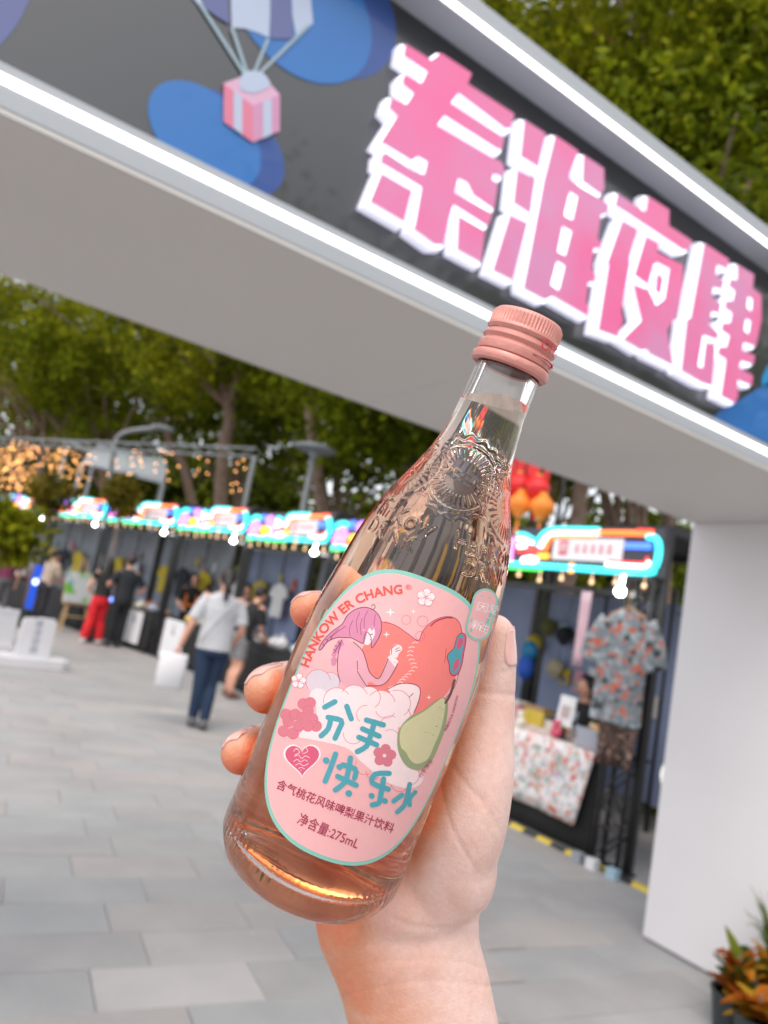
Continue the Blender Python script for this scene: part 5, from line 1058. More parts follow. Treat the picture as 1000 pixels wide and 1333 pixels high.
# ------------------------------------------------------------------ people on the plaza
HAIRM = mat('dark_hair', (0.016, 0.013, 0.012), 0.5, var=0.3, vscale=40); FSKIN = mat('skin_far', lin((214, 160, 136)), 0.55, var=0.04, vscale=9)
def clothm(name, rgb): return mat(name, rgb, 0.88, var=0.09, vscale=9, bump=0.25, bscale=22)
def person(label, px, py, face, h, shirt, legs, shoes, arms=None, stance=None, lean=0.0, lean_side=0.0, sleeve=0.45, bare_leg=None, hair='short', skirtlen=None, pos=None, seat=0.0, top_hem=0.50, loose=1.0):
    g0 = pos if pos is not None else onZ(px, py, 0)
    t = thing('person', label, 'person', (g0[0], g0[1], 0), face)
    k = h; lz = lambda v: np.array(v)*k
    st = stance or [(.055, 0, .285, .055, .0, .04), (-.055, 0, .285, -.055, 0, .04)]      # knee xyz, ankle xyz for each leg
    def ln_(p):                                                         # lean of the upper body about the hips
        p = np.array(p, float)
        if p[2] <= .5: return p
        q = p.copy(); d = p[2]-.5; q[1] = p[1]*math.cos(lean)+d*math.sin(lean); q[2] = .5+d*math.cos(lean)-p[1]*math.sin(lean); q[0] = p[0]+d*math.tan(lean_side); return q
    arms = arms or [((.145,.0,.62),(.15,.03,.47)), ((-.145,.0,.62),(-.15,.03,.47))]
    sh = [ln_((.108,0,.805)), ln_((-.108,0,.805))]; el = [ln_(a[0]) for a in arms]; wr = [ln_(a[1]) for a in arms]
    b = MB()
    chain(b, [(lz(ln_((0,0,.84))), .030*k), (lz(ln_((0,.005,.885))), .030*k)], 3)
    b.ball(lz(ln_((0,.012,.937))), (.046*k,.056*k,.066*k), 14, 10); b.ball(lz(ln_((0,.068,.928))), (.009*k,.012*k,.014*k), 8, 6)
    for s_ in (-1, 1): b.ball(lz(ln_((s_*.047,.0,.93))), (.008*k,.014*k,.019*k), 8, 6)
    for i in (0, 1):
        chain(b, [(lz(sh[i]), .030*k), (lz(el[i]), .0235*k), (lz(wr[i]), .0165*k)], 5)
        d = (wr[i]-el[i]); d = d/np.linalg.norm(d); hx = wr[i]+d*.02
        b.ball(lz(hx+d*.015), (.018*k,.018*k,.03*k), 10, 8)
        for f in range(4): chain(b, [(lz(hx+d*.03+np.array([(f-1.5)*.009,.004,0])), .0062*k), (lz(hx+d*.062+np.array([(f-1.5)*.009,.012,-.004])), .0052*k)], 2)
        chain(b, [(lz(hx+np.array([.012,.012,0])), .0065*k), (lz(hx+d*.03+np.array([.018,.026,0])), .0055*k)], 2)
    hips = [(.05,0,.50-seat), (-.05,0,.50-seat)]
    for i in (0, 1):
        s = st[i]; chain(b, [(lz(hips[i]), .052*k), (lz(s[:3]), .034*k), (lz(((s[0]+s[3])/2, (s[1]+s[4])/2-.012, (s[2]+s[5])/2+.03)), .031*k), (lz(s[3:]), .020*k)], 4)
        b.ball(lz((s[3], s[4]+.035, s[5]-.015)), (.024*k,.065*k,.02*k), 10, 8)
    loft(b, [(lz(ln_((0,0,z))), np.array([w*k,0,0]), np.array([0,d*k,0])) for z, w, d in ((.48,.085,.06),(.56,.08,.055),(.64,.072,.05),(.74,.085,.058),(.81,.10,.045),(.845,.035,.03))], 18)
    remeshed('body', b, .0085, 3, FSKIN, t)
    # shirt
    b = MB(); q = loose
    loft(b, [(lz(ln_((0,0,z))), np.array([w*k*q,0,0]), np.array([0,d*k*q,0])) for z, w, d in ((top_hem,.102,.078),(.57,.098,.074),(.65,.094,.070),(.74,.102,.073),(.80,.112,.060),(.833,.062,.045),(.848,.044,.040))], 22)
    for i in (0, 1):
        e2 = sh[i]+(el[i]-sh[i])*min(1.0, sleeve/.5); pts = [(lz(sh[i]*np.array([.86,1,1])), .042*k), (lz(sh[i]+(e2-sh[i])*.5), .040*k), (lz(e2), .041*k)]
        if sleeve > .5: pts.append((lz(el[i]+(wr[i]-el[i])*(sleeve-.5)*2), .028*k))
        P4 = [np.array([*p, r]) for p, r in pts]; C = smooth_loop(P4, 4, False); b.tube([c[:3] for c in C], [float(c[3]) for c in C], 14)
    remeshed('top', b, .0095, 3, shirt, t)
    # trousers / shorts
    b = MB(); zk = bare_leg if bare_leg else .06
    loft(b, [(lz((0,0,z-seat)), np.array([w*k,0,0]), np.array([0,d*k,0])) for z, w, d in ((.455,.098,.080),(.50,.103,.082),(.545,.094,.072),(.565,.088,.066))], 20)
    for i in (0, 1):
        s = st[i]; pts = [(np.array(hips[i])-np.array([0,0,.01]), .058), (np.array(s[:3]), .043*(1.25 if skirtlen else 1)), (np.array([(s[0]+s[3])/2, (s[1]+s[4])/2-.010, (s[2]+s[5])/2+.03]), .039*(1.35 if skirtlen else 1)), (np.array(s[3:])+np.array([0,0,.02]), .032*(1.5 if skirtlen else 1))]
        if bare_leg: pts = [pts[0], (np.array(hips[i])+(np.array(s[:3])-np.array(hips[i]))*.72, .056)]
        P4 = [np.array([*(p*k), r*k]) for p, r in pts]; C = smooth_loop(P4, 5, False); b.tube([c[:3] for c in C], [float(c[3]) for c in C], 14)
    remeshed('trousers' if not bare_leg else 'shorts', b, .0095, 3, legs, t)
    for i in (0, 1):
        s = st[i]; b = MB(); b.ball(lz((s[3], s[4]+.032, max(.022, s[5]-.016))), (.031*k,.078*k,.022*k), 12, 8); b.ball(lz((s[3], s[4]-.012, s[5]+.002)), (.028*k,.034*k,.028*k), 10, 8); remeshed('shoe', b, .007, 2, shoes, t)
    # hair
    b = MB(); b.ball(lz(ln_((0,-.004,.952))), (.056*k,.064*k,.062*k), 16, 10)
    if hair == 'long': loft(b, [(lz(ln_((0,y,z))), np.array([w*k,0,0]), np.array([0,d*k,0])) for z, w, d, y in ((.975,.03,.03,-.01),(.94,.058,.055,-.018),(.88,.060,.04,-.035),(.80,.055,.03,-.045),(.735,.035,.02,-.05))], 14)
    if hair == 'tail': chain(b, [(lz(ln_((0,-.05,.95))), .022*k), (lz(ln_((0,-.085,.90))), .024*k), (lz(ln_((0,-.09,.81))), .014*k)], 4)
    if hair == 'bob': loft(b, [(lz(ln_((0,y,z))), np.array([w*k,0,0]), np.array([0,d*k,0])) for z, w, d, y in ((.97,.04,.04,-.01),(.93,.060,.058,-.014),(.885,.058,.042,-.024),(.865,.045,.03,-.024))], 14)
    ho = remeshed('hair', b, .008, 2, HAIRM, t)
    me = ho.data; hid = []
    for v in me.vertices:                                               # open the face
        c = lz(ln_((0,.075,.925))); 
        if (np.linalg.norm((np.array(v.co)-c)/np.array([.046*k,.06*k,.062*k])) < 1): v.co.y -= .035*k
    return t
TOFAR = math.radians(-12)
# walker in white: seen from behind, walking away towards the stalls
w1 = person('walker seen from behind in white shirt and dark jeans, holding a white bag', 256, 948, math.radians(-14), 1.69, clothm('shirt_white', (.50,.51,.54)), clothm('jeans_navy', (.012,.03,.07)), mat('shoe_grey', (.12,.12,.13), .6),
            arms=[((.150,-.01,.635),(.135,.075,.56)), ((-.165,-.01,.63),(-.20,.02,.485))], stance=[(.035,.03,.285,.03,-.03,.04), (-.04,-.005,.285,-.035,.03,.04)], hair='tail', sleeve=.42, loose=1.08, top_hem=.485)
g0 = onZ(256, 948, 0)
sb = MB(); pts = [(.10,-.075,.82),(.06,-.105,.77),(-.01,-.11,.68),(-.07,-.10,.58),(-.10,-.06,.52)]; sb.tube([np.array(p)*1.69 for p in pts], .008, 6); sb.build('shoulder_strap', mat('strap_grey', (.2,.2,.22), .7), w1)
bg = thing('carrier_bag', 'white carrier bag hanging from the walker in white', 'bag', (g0[0]-.36*math.cos(-.24)-.02, g0[1]+.08, 0.36), math.radians(-14))
b = MB(); loft(b, [((0,0,z),(w,0,0),(0,d,0)) for z, w, d in ((0,.125,.03),(.02,.14,.05),(.2,.145,.055),(.34,.14,.04),(.37,.135,.012))], 20); b.build('bag_body', mat('bag_white', (.66,.66,.69), .7, var=.04, bump=.2, bscale=12), bg, smooth=True)
b = MB(); b.tube([(-.06,0,.365),(-.05,0,.43),(.0,0,.455),(.05,0,.43),(.06,0,.365)], .006, 6); b.build('handle', mat('bag_handle', (.7,.7,.72), .7), bg)
w2 = person('customer in black t-shirt and grey shorts bending over a stall table', 292, 893, math.radians(-75), 1.62, clothm('shirt_black', (.012,.012,.014)), clothm('shorts_grey', (.20,.20,.21)), mat('sandal_brown', (.2,.1,.07), .7),
            arms=[((.13,.06,.66),(.07,.18,.62)), ((-.13,.06,.66),(-.07,.18,.62))], stance=[(.05,.02,.28,.05,-.02,.04), (-.05,.05,.28,-.055,.02,.04)], lean=.30, bare_leg=True, hair='short', pos=(4.05, 9.75))
w3 = person('woman in red trousers and black top beside the wooden easel', 118, 838, math.radians(8), 1.64, clothm('top_black', (.02,.02,.022)), clothm('trousers_red', (.60,.012,.02)), mat('shoe_white', (.6,.6,.6), .6),
            arms=[((.155,.02,.63),(.09,.06,.54)), ((-.15,.03,.64),(-.10,.11,.60))], stance=[(.05,.03,.28,.075,.0,.04), (-.06,.0,.28,-.10,-.02,.04)], hair='long', skirtlen=True, sleeve=.2, top_hem=.55)
w4 = person('man in dark t-shirt and dark trousers with hand on hip', 146, 842, math.radians(10), 1.76, clothm('shirt_charcoal', (.02,.024,.03)), clothm('trousers_black', (.012,.014,.018)), mat('shoe_black', (.02,.02,.02), .5),
            arms=[((.20,-.03,.66),(.14,.06,.60)), ((-.19,.0,.66),(-.16,.12,.60))], hair='short', sleeve=.42, loose=1.1)
_o = SM_[5]; _q = stall_pt(_o[0], _o[1], 1.4, .45)
w5 = person('person in white top standing by the blue banner at the row end', 18, 800, math.radians(20), 1.6, clothm('top_cream', (.62,.60,.58)), clothm('trousers_brown', (.06,.035,.03)), mat('shoe_tan', (.2,.14,.1), .6), hair='bob', pos=tuple(onZ(16, 790, 0)[:2]))
person('customer in beige top leaning at the far stall', 0, 0, math.radians(-60), 1.63, clothm('top_beige', (.5,.40,.32)), clothm('trousers_dark', (.03,.03,.04)), mat('shoe_dark', (.05,.05,.05), .6), arms=[((.13,.06,.66),(.07,.17,.62)), ((-.13,.06,.66),(-.07,.17,.62))], hair='tail', lean=.15, pos=tuple(onZ(30, 812, 0)[:2]+np.array([.3,.5])))
person('customer in plum top standing by the far stall table', 0, 0, math.radians(15), 1.66, clothm('top_plum', (.16,.03,.07)), clothm('trousers_grey', (.1,.1,.11)), mat('shoe_pale', (.4,.4,.4), .6), hair='bob', pos=tuple(onZ(-6, 806, 0)[:2]))
_o = SM_[3]; _q2 = stall_pt(_o[0], _o[1], 1.2, -.95)
person('vendor in grey top behind the table of the fourth stall', 0, 0, math.radians(150), 1.6, clothm('vendor_grey', (.12,.12,.14)), clothm('vendor_trousers_grey', (.03,.03,.035)), mat('vendor_shoe_grey', (.04,.04,.04), .6), arms=[((.15,.05,.64),(.08,.16,.57)), ((-.15,.05,.64),(-.08,.16,.57))], hair='short', pos=_q2)
_o = SM_[4]; _q = stall_pt(_o[0], _o[1], .5, -.95)
w6 = person('vendor in black with orange trim behind the posters', 200, 800, math.radians(160), 1.64, clothm('vendor_black', (.012,.012,.014)), clothm('vendor_trousers', (.02,.02,.025)), mat('vendor_shoe', (.03,.03,.03), .6), arms=[((.15,.05,.64),(.08,.17,.58)), ((-.15,.05,.64),(-.08,.17,.58))], hair='bob', pos=_q)
b = MB(); b.lathe([(.085*1.64,.60*1.64),(.092*1.64,.63*1.64)], 18, close=False); b.tube([(.1,.09,1.22),(.11,.10,1.0)], .025, 8); b.tube([(-.1,.09,1.22),(-.11,.10,1.0)], .025, 8); b.build('apron_trim', mat('trim_orange', (.8,.2,.02), .7), w6)
_o = SM_[0]; _q = stall_pt(_o[0], _o[1], 1.28, -.86)
w7 = person('dark-haired vendor in black sitting behind the floral table', 740, 950, math.radians(90), 1.58, clothm('vendor_dark', (.015,.015,.018)), clothm('vendor_trousers_dark', (.02,.02,.025)), mat('vendor_shoe_dark', (.03,.03,.03), .6),
            stance=[(.07,.2,.30,.07,.2,.04), (-.07,.2,.30,-.07,.2,.04)], arms=[((.14,.06,.62),(.07,.18,.56)), ((-.14,.06,.62),(-.07,.18,.56))], seat=.19, hair='bob', pos=_q)
# the seated vendor: lower the whole upper body onto the stool
for ch in [x for x in bpy.data.objects if x.parent == w7]:
    if ch.name.split('.')[0] in ('top', 'hair'): ch.location.z -= .19*1.58
me = [x for x in bpy.data.objects if x.parent == w7 and x.name.startswith('body')][0].data
for v in me.vertices:
    if v.co.z > .47*1.58 and v.co.y < .17*1.58 or v.co.z > .52*1.58: v.co.z -= .19*1.58
st_ = thing('stool', 'low dark stool under the vendor behind the floral table', 'stool', (_q[0], _q[1], 0), 0)
b = MB(); b.cyl((0,0,.40),(0,0,.425), .16, n=20); b.build('seat', M_BLACK, st_)
for a in range(4): b = MB(); g = math.pi/4+a*math.pi/2; b.cyl((.12*math.cos(g),.12*math.sin(g),.40),(.16*math.cos(g),.16*math.sin(g),0), .012, n=8); b.build('leg', M_BLACK, st_)
# ------------------------------------------------------------------ easel, low white sign, lights on stands
e0 = onZ(92, 822, 0)
ea = thing('easel', 'pale wooden easel standing beside the woman in red trousers', 'easel', (e0[0], e0[1], 0), math.radians(200))
for p0, p1 in (((-.30,.10,0),(-.04,-.12,1.55)), ((.30,.10,0),(.04,-.12,1.55)), ((0,-.55,0),(0,-.16,1.5))): b = MB(); b.tube([p0, p1], .024, 6); b.build('leg', M_WOOD, ea)
b = MB(); b.bx(-.36,.36,.045,.10,.56,.60); b.build('tray', M_WOOD, ea); b = MB(); b.bx(-.24,.24,.05,.08,.30,.335); b.build('stretcher', M_WOOD, ea)
cv = thing('painting', 'pale painting with green and blue patches resting on the easel', 'painting', (e0[0], e0[1], 0), math.radians(200))
R3 = Matrix.Rotation(math.radians(8), 3, 'X'); b = MB(); b.box((0,.07,.93), (.78,.03,.64), R3); b.build('canvas', floral('canvas_paint', (214,218,222), [(150,190,220),(120,190,80),(222,222,214)], 2.2, .45), cv)
b = MB(); b.box((0,.046,.93), (.80,.016,.66), R3); b.build('canvas_back', M_WOOD, cv)
s0 = onZ(22, 866, 0)
ws = thing('white_sign', 'low white standing sign with vertical dark lettering on a white base', 'sign', (s0[0]-.05, s0[1], 0), math.radians(188))
M_SIGNW = mat('sign_white', (.62,.62,.65), .5, var=.03)
b = MB(); b.prism([(x*.75, y) for x, y in SM([(-.75,-.22),(.75,-.22),(.86,0),(.75,.22),(-.75,.22),(-.86,0)], 3)], lambda x, y, d: (x, y, d), 0, .13); bevel(b.build('base', M_SIGNW, ws), .01)
b = MB(); b.prism([(-.20+x*.62, y*.9+.013) for x, y in [(-.36,.13),(.34,.13),(.34,.30),(.30,.33),(.34,.36),(.34,.62),(.31,.68),(.10,.70),(.06,.66),(.02,.71),(-.30,.71),(-.36,.66)]], lambda x, y, d: (x, d, y), -.03, .03); bevel(b.build('upright_board', M_SIGNW, ws), .006)
for k, (chs) in enumerate('秦淮夜肆'):
    V, T = text_mesh(chs, .11, 0, 'CENTER'); b = MB(); c_ = (V.max(0)+V.min(0))/2
    b.add([(-.20-(x-c_[0]), .0325, .57-k*.115+(y-c_[1])) for x, y in V], T); b.build('lettering', mat('sign_ink', (.25,.27,.36), .6), ws, fix=False)
s1 = onZ(-22, 850, 0)
w8 = thing('flower_box_sign', 'white framed board with a small potted plant beside the low white sign', 'sign', (s1[0]-.05, s1[1]+.1, 0), math.radians(188))
b = MB(); b.bx(-.4,.28,-.02,.02,.13,.16); b.bx(-.4,.28,-.02,.02,.58,.64); b.bx(-.4,-.36,-.02,.02,.16,.58); b.bx(.22,.28,-.02,.02,.16,.58); b.build('frame', M_SIGNW, w8); b = MB(); b.bx(-.36,.22,-.008,.008,.16,.58); b.build('board', M_SIGNW, w8); b = MB(); b.bx(-.42,.30,-.12,.12,0,.13); b.build('base', M_SIGNW, w8)
for k, (x, y, z, lab, m) in enumerate(((65, 806, .0, 'blue glowing lamp on the ground before the black tables', N_BL), (37, 760, .0, 'tall blue lit banner beside the person in white top', N_BL), (268, 880, 0, 'blue glowing lamp behind the walker in white', N_BL), (133, 824, 0, 'blue lit tube between the woman in red and the man in black', N_BL))):
    g0 = onZ(x, y, 0) if k != 1 else onZ(34, 800, 0); g0 = np.array([min(g0[0], 6), min(g0[1], 22), 0])
    g = thing('floor_lamp' if k != 1 else 'lit_banner', lab, 'lamp' if k != 1 else 'banner', (g0[0], g0[1], 0), 0)
    if k == 1:
        b = MB(); b.bx(-.12,.12,-.02,.02,.1,1.2); b.build('panel', mat('banner_blue', (.01,.06,.42), .5, emit=(.02,.12,.9), estr=.35), g); b = MB(); b.bx(-.18,.18,-.12,.12,0,.1); b.build('base', M_BLACK, g)
        b = MB(); b.ball((.02,-.05,.8), (.06,.02,.07), 10, 8); b.build('spot', neon('banner_spot', (.5,.65,1), 3), g, smooth=True)
    else:
        zz0 = [.42,0,.25,.62][k]; b = MB(); b.cyl((0,0,0),(0,0,.03), .12, n=16); b.cyl((0,0,.03),(0,0,zz0), .018, n=8); b.build('stand', M_BLACK, g)
        b = MB(); b.ball((0,0,zz0+.11), (.10,.10,.115), 14, 10); b.build('globe', neon('globe_blue', (.16,.30,1.0), 2.4), g, smooth=True)
# ------------------------------------------------------------------ trees
def leaf_mat(name, c0, c1, c2):
    m = bpy.data.materials.new(name); m.use_nodes = True; N = m.node_tree.nodes; L = m.node_tree.links; b = N['Principled BSDF']; out = N['Material Output']
    at = N.new('ShaderNodeAttribute'); at.attribute_name = 'tint'; rp = N.new('ShaderNodeValToRGB'); e = rp.color_ramp.elements; e[0].color = (*c0, 1); e[1].color = (*c2, 1); x = e.new(0.55); x.color = (*c1, 1)
    L.new(at.outputs['Fac'], rp.inputs['Fac']); L.new(rp.outputs[0], b.inputs['Base Color']); b.inputs['Roughness'].default_value = 0.7; b.inputs['Specular IOR Level'].default_value = 0.15
    tr = N.new('ShaderNodeBsdfTranslucent'); L.new(rp.outputs[0], tr.inputs['Color']); mx = N.new('ShaderNodeMixShader'); mx.inputs[0].default_value = 0.45
    L.new(b.outputs[0], mx.inputs[1]); L.new(tr.outputs[0], mx.inputs[2]); L.new(mx.outputs[0], out.inputs['Surface']); return m
M_LEAF = [leaf_mat('leaf_olive', (.07,.085,.003), (.24,.26,.007), (.46,.44,.02)), leaf_mat('leaf_green', (.055,.08,.003), (.19,.235,.007), (.38,.40,.018)), leaf_mat('leaf_deep', (.036,.052,.004), (.11,.14,.007), (.24,.26,.014))]
M_BARK = mat('bark', (.24,.165,.125), .9, var=.3, vscale=7, bump=.6, bscale=18); M_BARKR = mat('bark_red', (.32,.15,.085), .9, var=.3, vscale=7, bump=.5, bscale=18)
def leaves_mesh(name, C, size, rng, aspect=.55, droop=.35):
    """one rhombic leaf (two triangles) at each centre"""
    n = len(C); a = rng.uniform(0, 2*math.pi, n); el = rng.normal(-droop, .55, n)
    d = np.stack([np.cos(a)*np.cos(el), np.sin(a)*np.cos(el), np.sin(el)], -1); s = rng.normal(size=(n,3)); s -= d*(s*d).sum(1, keepdims=True); s /= np.linalg.norm(s, axis=1, keepdims=True)
    L = (size*rng.uniform(.65, 1.35, n))[:,None]; W = L*aspect*.5; nn = np.cross(d, s)*L*.08
    V = np.stack([C, C+d*L*.45+s*W+nn, C+d*L, C+d*L*.45-s*W+nn], 1).reshape(-1, 3)
    idx = np.arange(n)*4; F = np.stack([idx, idx+1, idx+2, idx, idx+2, idx+3], 1).reshape(-1, 3)
    me = bpy.data.meshes.new(name); me.vertices.add(len(V)); me.vertices.foreach_set('co', V.astype(np.float32).ravel())
    me.loops.add(F.size); me.loops.foreach_set('vertex_index', F.astype(np.int32).ravel()); me.polygons.add(len(F)); me.polygons.foreach_set('loop_start', (np.arange(len(F))*3).astype(np.int32)); me.polygons.foreach_set('loop_total', np.full(len(F), 3, np.int32))
    me.update(calc_edges=True); per = 26; cl_t = np.repeat(rng.normal(0, .16, n//per+1), per)[:n]; t = np.repeat(np.clip(rng.normal(.42, .20, n)+cl_t, 0, 1), 4).astype(np.float32); at = me.attributes.new('tint', 'FLOAT', 'POINT'); at.data.foreach_set('value', t); return me
def clumps(cent, rad3, nclump, per, rng, cr=(.35,.75), hollow=.35):
    u = rng.normal(size=(nclump,3)); u /= np.linalg.norm(u, axis=1, keepdims=True); r = rng.uniform(hollow, 1, nclump)**.6
    cc = np.array(cent)+u*r[:,None]*np.array(rad3)*(1+.18*np.sin(3*u[:,[0]]*2.1+4*u[:,[2]])); R = rng.uniform(*cr, nclump)
    k = rng.normal(size=(nclump, per, 3))*.5; k *= R[:,None,None]*np.array([1,1,.7]); return (cc[:,None]+k).reshape(-1, 3), cc
def base_at(px, d):
    p = P(px, 690.7+(px+103.7)*.1836, d); return np.array([p[0], p[1], 0.0])
def tree(label, path, d, r, crown, seed, lm=0, bark=None, nclump=270, per=54, leaf=.18, group='trees behind the stalls'):
    """path: trunk points in photo px at depth d, root first; crown: (px, py, radii)"""
    rng = np.random.default_rng(seed); pts = [P(x, y, d) for x, y in path]; b0 = pts[0].copy(); b0[2] = 0.0
    if pts[0][2] > .3: pts = [b0]+pts
    o = pts[0]; t = thing('broadleaf_tree', label, 'tree', (o[0], o[1], 0), 0, group); pts = [p-np.array([o[0], o[1], 0]) for p in pts]
    cc = P(crown[0], crown[1], d+crown[3])-np.array([o[0], o[1], 0]) if len(crown) > 3 else P(crown[0], crown[1], d)-np.array([o[0], o[1], 0])
    C, cl = clumps(cc, crown[2], nclump, per, rng)
    b = MB(); sp = [np.array(p) for p in smooth_loop(pts, 5, False)]; n = len(sp); b.tube(sp, [r*(1.25 if i == 0 else 1)*(1-.45*i/n) for i in range(n)], 12)
    tip = sp[-1]; mid = sp[int(n*.72)]
    for k in range(11):
        q = cl[rng.integers(len(cl))]; s0 = tip if k % 2 else mid; m = (s0+q)/2+np.array([0,0,.25])+rng.normal(size=3)*.2
        b.tube(smooth_loop([s0, m, q], 4, False), [r*.42*(1-.085*j) for j in range(9)], 7)
    b.tube(smooth_loop([tip, (tip+cc)/2+np.array([.1,.1,0]), cc+np.array([0,0,crown[2][2]*.5])], 4, False), [r*.55*(1-.09*j) for j in range(9)], 8)
    b.build('trunk', bark or M_BARK, t, smooth=True, fix=False)
    me = leaves_mesh('crown', C, leaf, rng); link_mesh('crown', me, M_LEAF[lm], t); return t
T_ = tree
T_('broad tree with thick bent trunk behind the neon stalls', [(284,720),(288,640),(292,580),(299,545),(293,508),(285,480)], 21, .235, (285,405,(3.6,3.2,2.5)), 1, 0)
T_('tree with slender leaning trunk left of the thick bent trunk', [(262,730),(240,612),(222,578),(212,545),(200,508),(190,478)], 30, .215, (150,430,(5.0,4.0,3.2)), 2, 0)
T_('tree with dark straight trunk behind the disc street lamp', [(428,740),(416,640),(411,600),(405,560),(402,530),(396,500)], 16.5, .16, (420,440,(2.8,2.4,2.1),2.8), 3, 1)
T_('tree with broad brown trunk behind the stall by the gate pillar', [(730,800),(748,700),(755,650),(760,600),(764,550)], 9.6, .13, (740,400,(2.4,2.4,1.7)), 4, 2)
T_('tree with thin reddish trunk rising above the gate beam', [(940,640),(968,470),(968,370),(964,310),(960,255),(952,190)], 13, .085, (890,90,(3.0,3.0,2.4)), 5, 0, M_BARKR, 200)
T_('olive tree above the string lights', [(40,760),(50,640),(58,560)], 30, .2, (50,450,(4.8,4.2,3.2)), 6, 0)
T_('green tree above the white canopy', [(150,760),(135,640),(140,570)], 30, .2, (150,500,(4.4,4.0,2.6)), 7, 1)
T_('tree crowding behind the bottle shoulder', [(520,760),(530,640),(540,560)], 14.5, .15, (540,470,(2.8,2.8,2.2)), 8, 1)
T_('dark tree behind the red lanterns', [(640,800),(650,680),(655,600)], 13, .14, (660,480,(2.4,2.4,2.2)), 9, 2)
T_('dense tree behind the gate pillar', [(860,820),(868,700),(880,560)], 12.5, .15, (900,300,(2.8,2.6,2.6)), 10, 1)
T_('tall tree above the gate sign', [(1060,760),(1050,500),(1030,300)], 14, .15, (760,-40,(3.4,3.0,2.4)), 11, 0, None, 190)
T_('tall tree beyond the gate end', [(1090,800),(1085,500),(1070,300)], 12, .14, (1020,160,(2.6,2.6,2.8)), 12, 1)
for k, (px, d, py, rr_, s_) in enumerate(((20,38,470,(5,4,3.4),21),(150,38,520,(5,4,3.4),22),(300,33,500,(4.6,4,3.2),23),(430,28,520,(4.4,4,3.2),24),(560,24,520,(4.4,4,3.2),25),(700,22,500,(4.2,4,3.4),26),(830,21,420,(4.2,4,3.4),27),(960,20,300,(4,4,3.4),28),(800,24,120,(5,4,4),29),(960,25,40,(5,4,4),30),(640,25,-60,(5,4,3.6),31))):
    hx = 690.7+(px+103.7)*.1836
    T_(['far dark tree above the string lights','far dark tree behind the white canopy','far dark tree behind the thick bent trunk','far dark tree behind the disc street lamp','far dark tree behind the bottle shoulder','far dark tree behind the red lanterns','far dark tree beside the gate pillar','far dark tree over the gate beam end','far tall tree over the sign','far tall tree behind the thin reddish trunk','far tall tree at the top of the gate beam'][k],
       [(px-15, hx+45), (px, hx-40), (px+8, (hx+py)/2)], d, .2, (px, py, rr_), s_, 2 if k < 8 else 1, None, 240 if k < 8 else 150, 52, .28, 'far trees')
# trees on the other side of the plaza, mirrored in the sign panel and the glass
def back_tree(label, x, y, seed):
    rng = np.random.default_rng(seed); t = thing('broadleaf_tree', label, 'tree', (x, y, 0), 0, 'trees across the plaza'); C, cl = clumps((0,0,6.2), (3.2,3.2,2.8), 190, 50, rng); b = MB(); b.tube([(0,0,0),(.1,.05,2.2),(0,.1,4.6),(.1,0,6.5)], [.22,.17,.13,.07], 10)
    for k in range(10): b.tube(smooth_loop([(0,.08,4.2), (np.array([0,0,5])+cl[k])/2, cl[k]], 3, False), [.07-.008*j for j in range(7)], 6)
    b.build('trunk', M_BARK, t, smooth=True, fix=False); link_mesh('crown', leaves_mesh('crown', C, .22, rng), M_LEAF[1], t)
back_tree('tree across the plaza, out beyond the gate sign', 9.5, -6.0, 91); back_tree('second tree across the plaza, past the gate end', 14, -2.5, 92); back_tree('third tree across the plaza, behind the photographer', 4.5, -9.5, 93)
# a far-off wood closing the view
rng = np.random.default_rng(77); Cs = []
for k in range(46):
    px = -120+k*29; d = rng.uniform(46, 52); q = base_at(px, d); C, _ = clumps((q[0], q[1], rng.uniform(3, 7)), (2.6, 2.6, rng.uniform(3.5, 7.5)), 120, 24, rng, (.6, 1.2), .1); Cs.append(C)
Cs = np.concatenate(Cs); Cs = Cs[Cs[:,2] > .1]
wood = link_mesh('woodland', leaves_mesh('woodland', Cs, .5, rng, .7), M_LEAF[2]); tag(wood, 'dark wood closing the view far behind the stalls', 'wood', kind='stuff')
# hedge right behind the stall row
Cs = []
for k in range(60):
    t_ = k/59; x = 6.9-.0*t_; y = 2.2+t_*24; x -= max(0, y-11)*.2; C, _ = clumps((x+rng.uniform(-.15,.25), y, .85), (.55,.5,.95), 26, 22, rng, (.18,.34), .2); Cs.append(C)
Cs = np.concatenate(Cs); Cs = Cs[Cs[:,2] > .03]
hd = link_mesh('hedge', leaves_mesh('hedge', Cs, .12, rng, .6), M_LEAF[2]); tag(hd, 'dark clipped hedge running behind the stall row', 'hedge')
# ------------------------------------------------------------------ lamps, truss, canopy, string lights
M_GALV = mat('galvanised_grey', (.26,.28,.30), .5, var=.08); M_LWHT = mat('canopy_white', (.36,.40,.44), .6, var=.04)
def px_path(path, d): return [P(x, y, d) for x, y in path]
q = px_path([(140,650),(147,590),(152,572),(163,563),(185,559),(213,557)], 25); g = thing('street_lamp', 'pale street lamp with a curved arm above the white canopy', 'street lamp', (q[0][0], q[0][1], 0)); o = np.array([q[0][0], q[0][1], 0]); q = [p-o for p in q]
b = MB(); b.tube([np.array([0,0,0])]+smooth_loop(q, 5, False), .085, 10); b.build('pole', M_GALV, g, smooth=True); b = MB(); b.cyl((0,0,0),(0,0,.25), .12, .09, n=12); b.build('base', M_GALV, g)
b = MB(); b.ball(q[-1], (.42,.18,.08), 14, 8); b.build('lamp_head', M_LWHT, g, smooth=True)
q = P(410, 585, 13.9); hz = q[2]; g = thing('disc_lamp', 'street lamp with a flat disc head before the dark trunk', 'street lamp', (q[0], q[1], 0))
b = MB(); b.lathe([(.16,0),(.15,.9),(.10,1.6),(.06,2.2),(.05,hz-.35),(.045,hz)], 16); b.build('pole', M_GALV, g, smooth=True, angle=40)
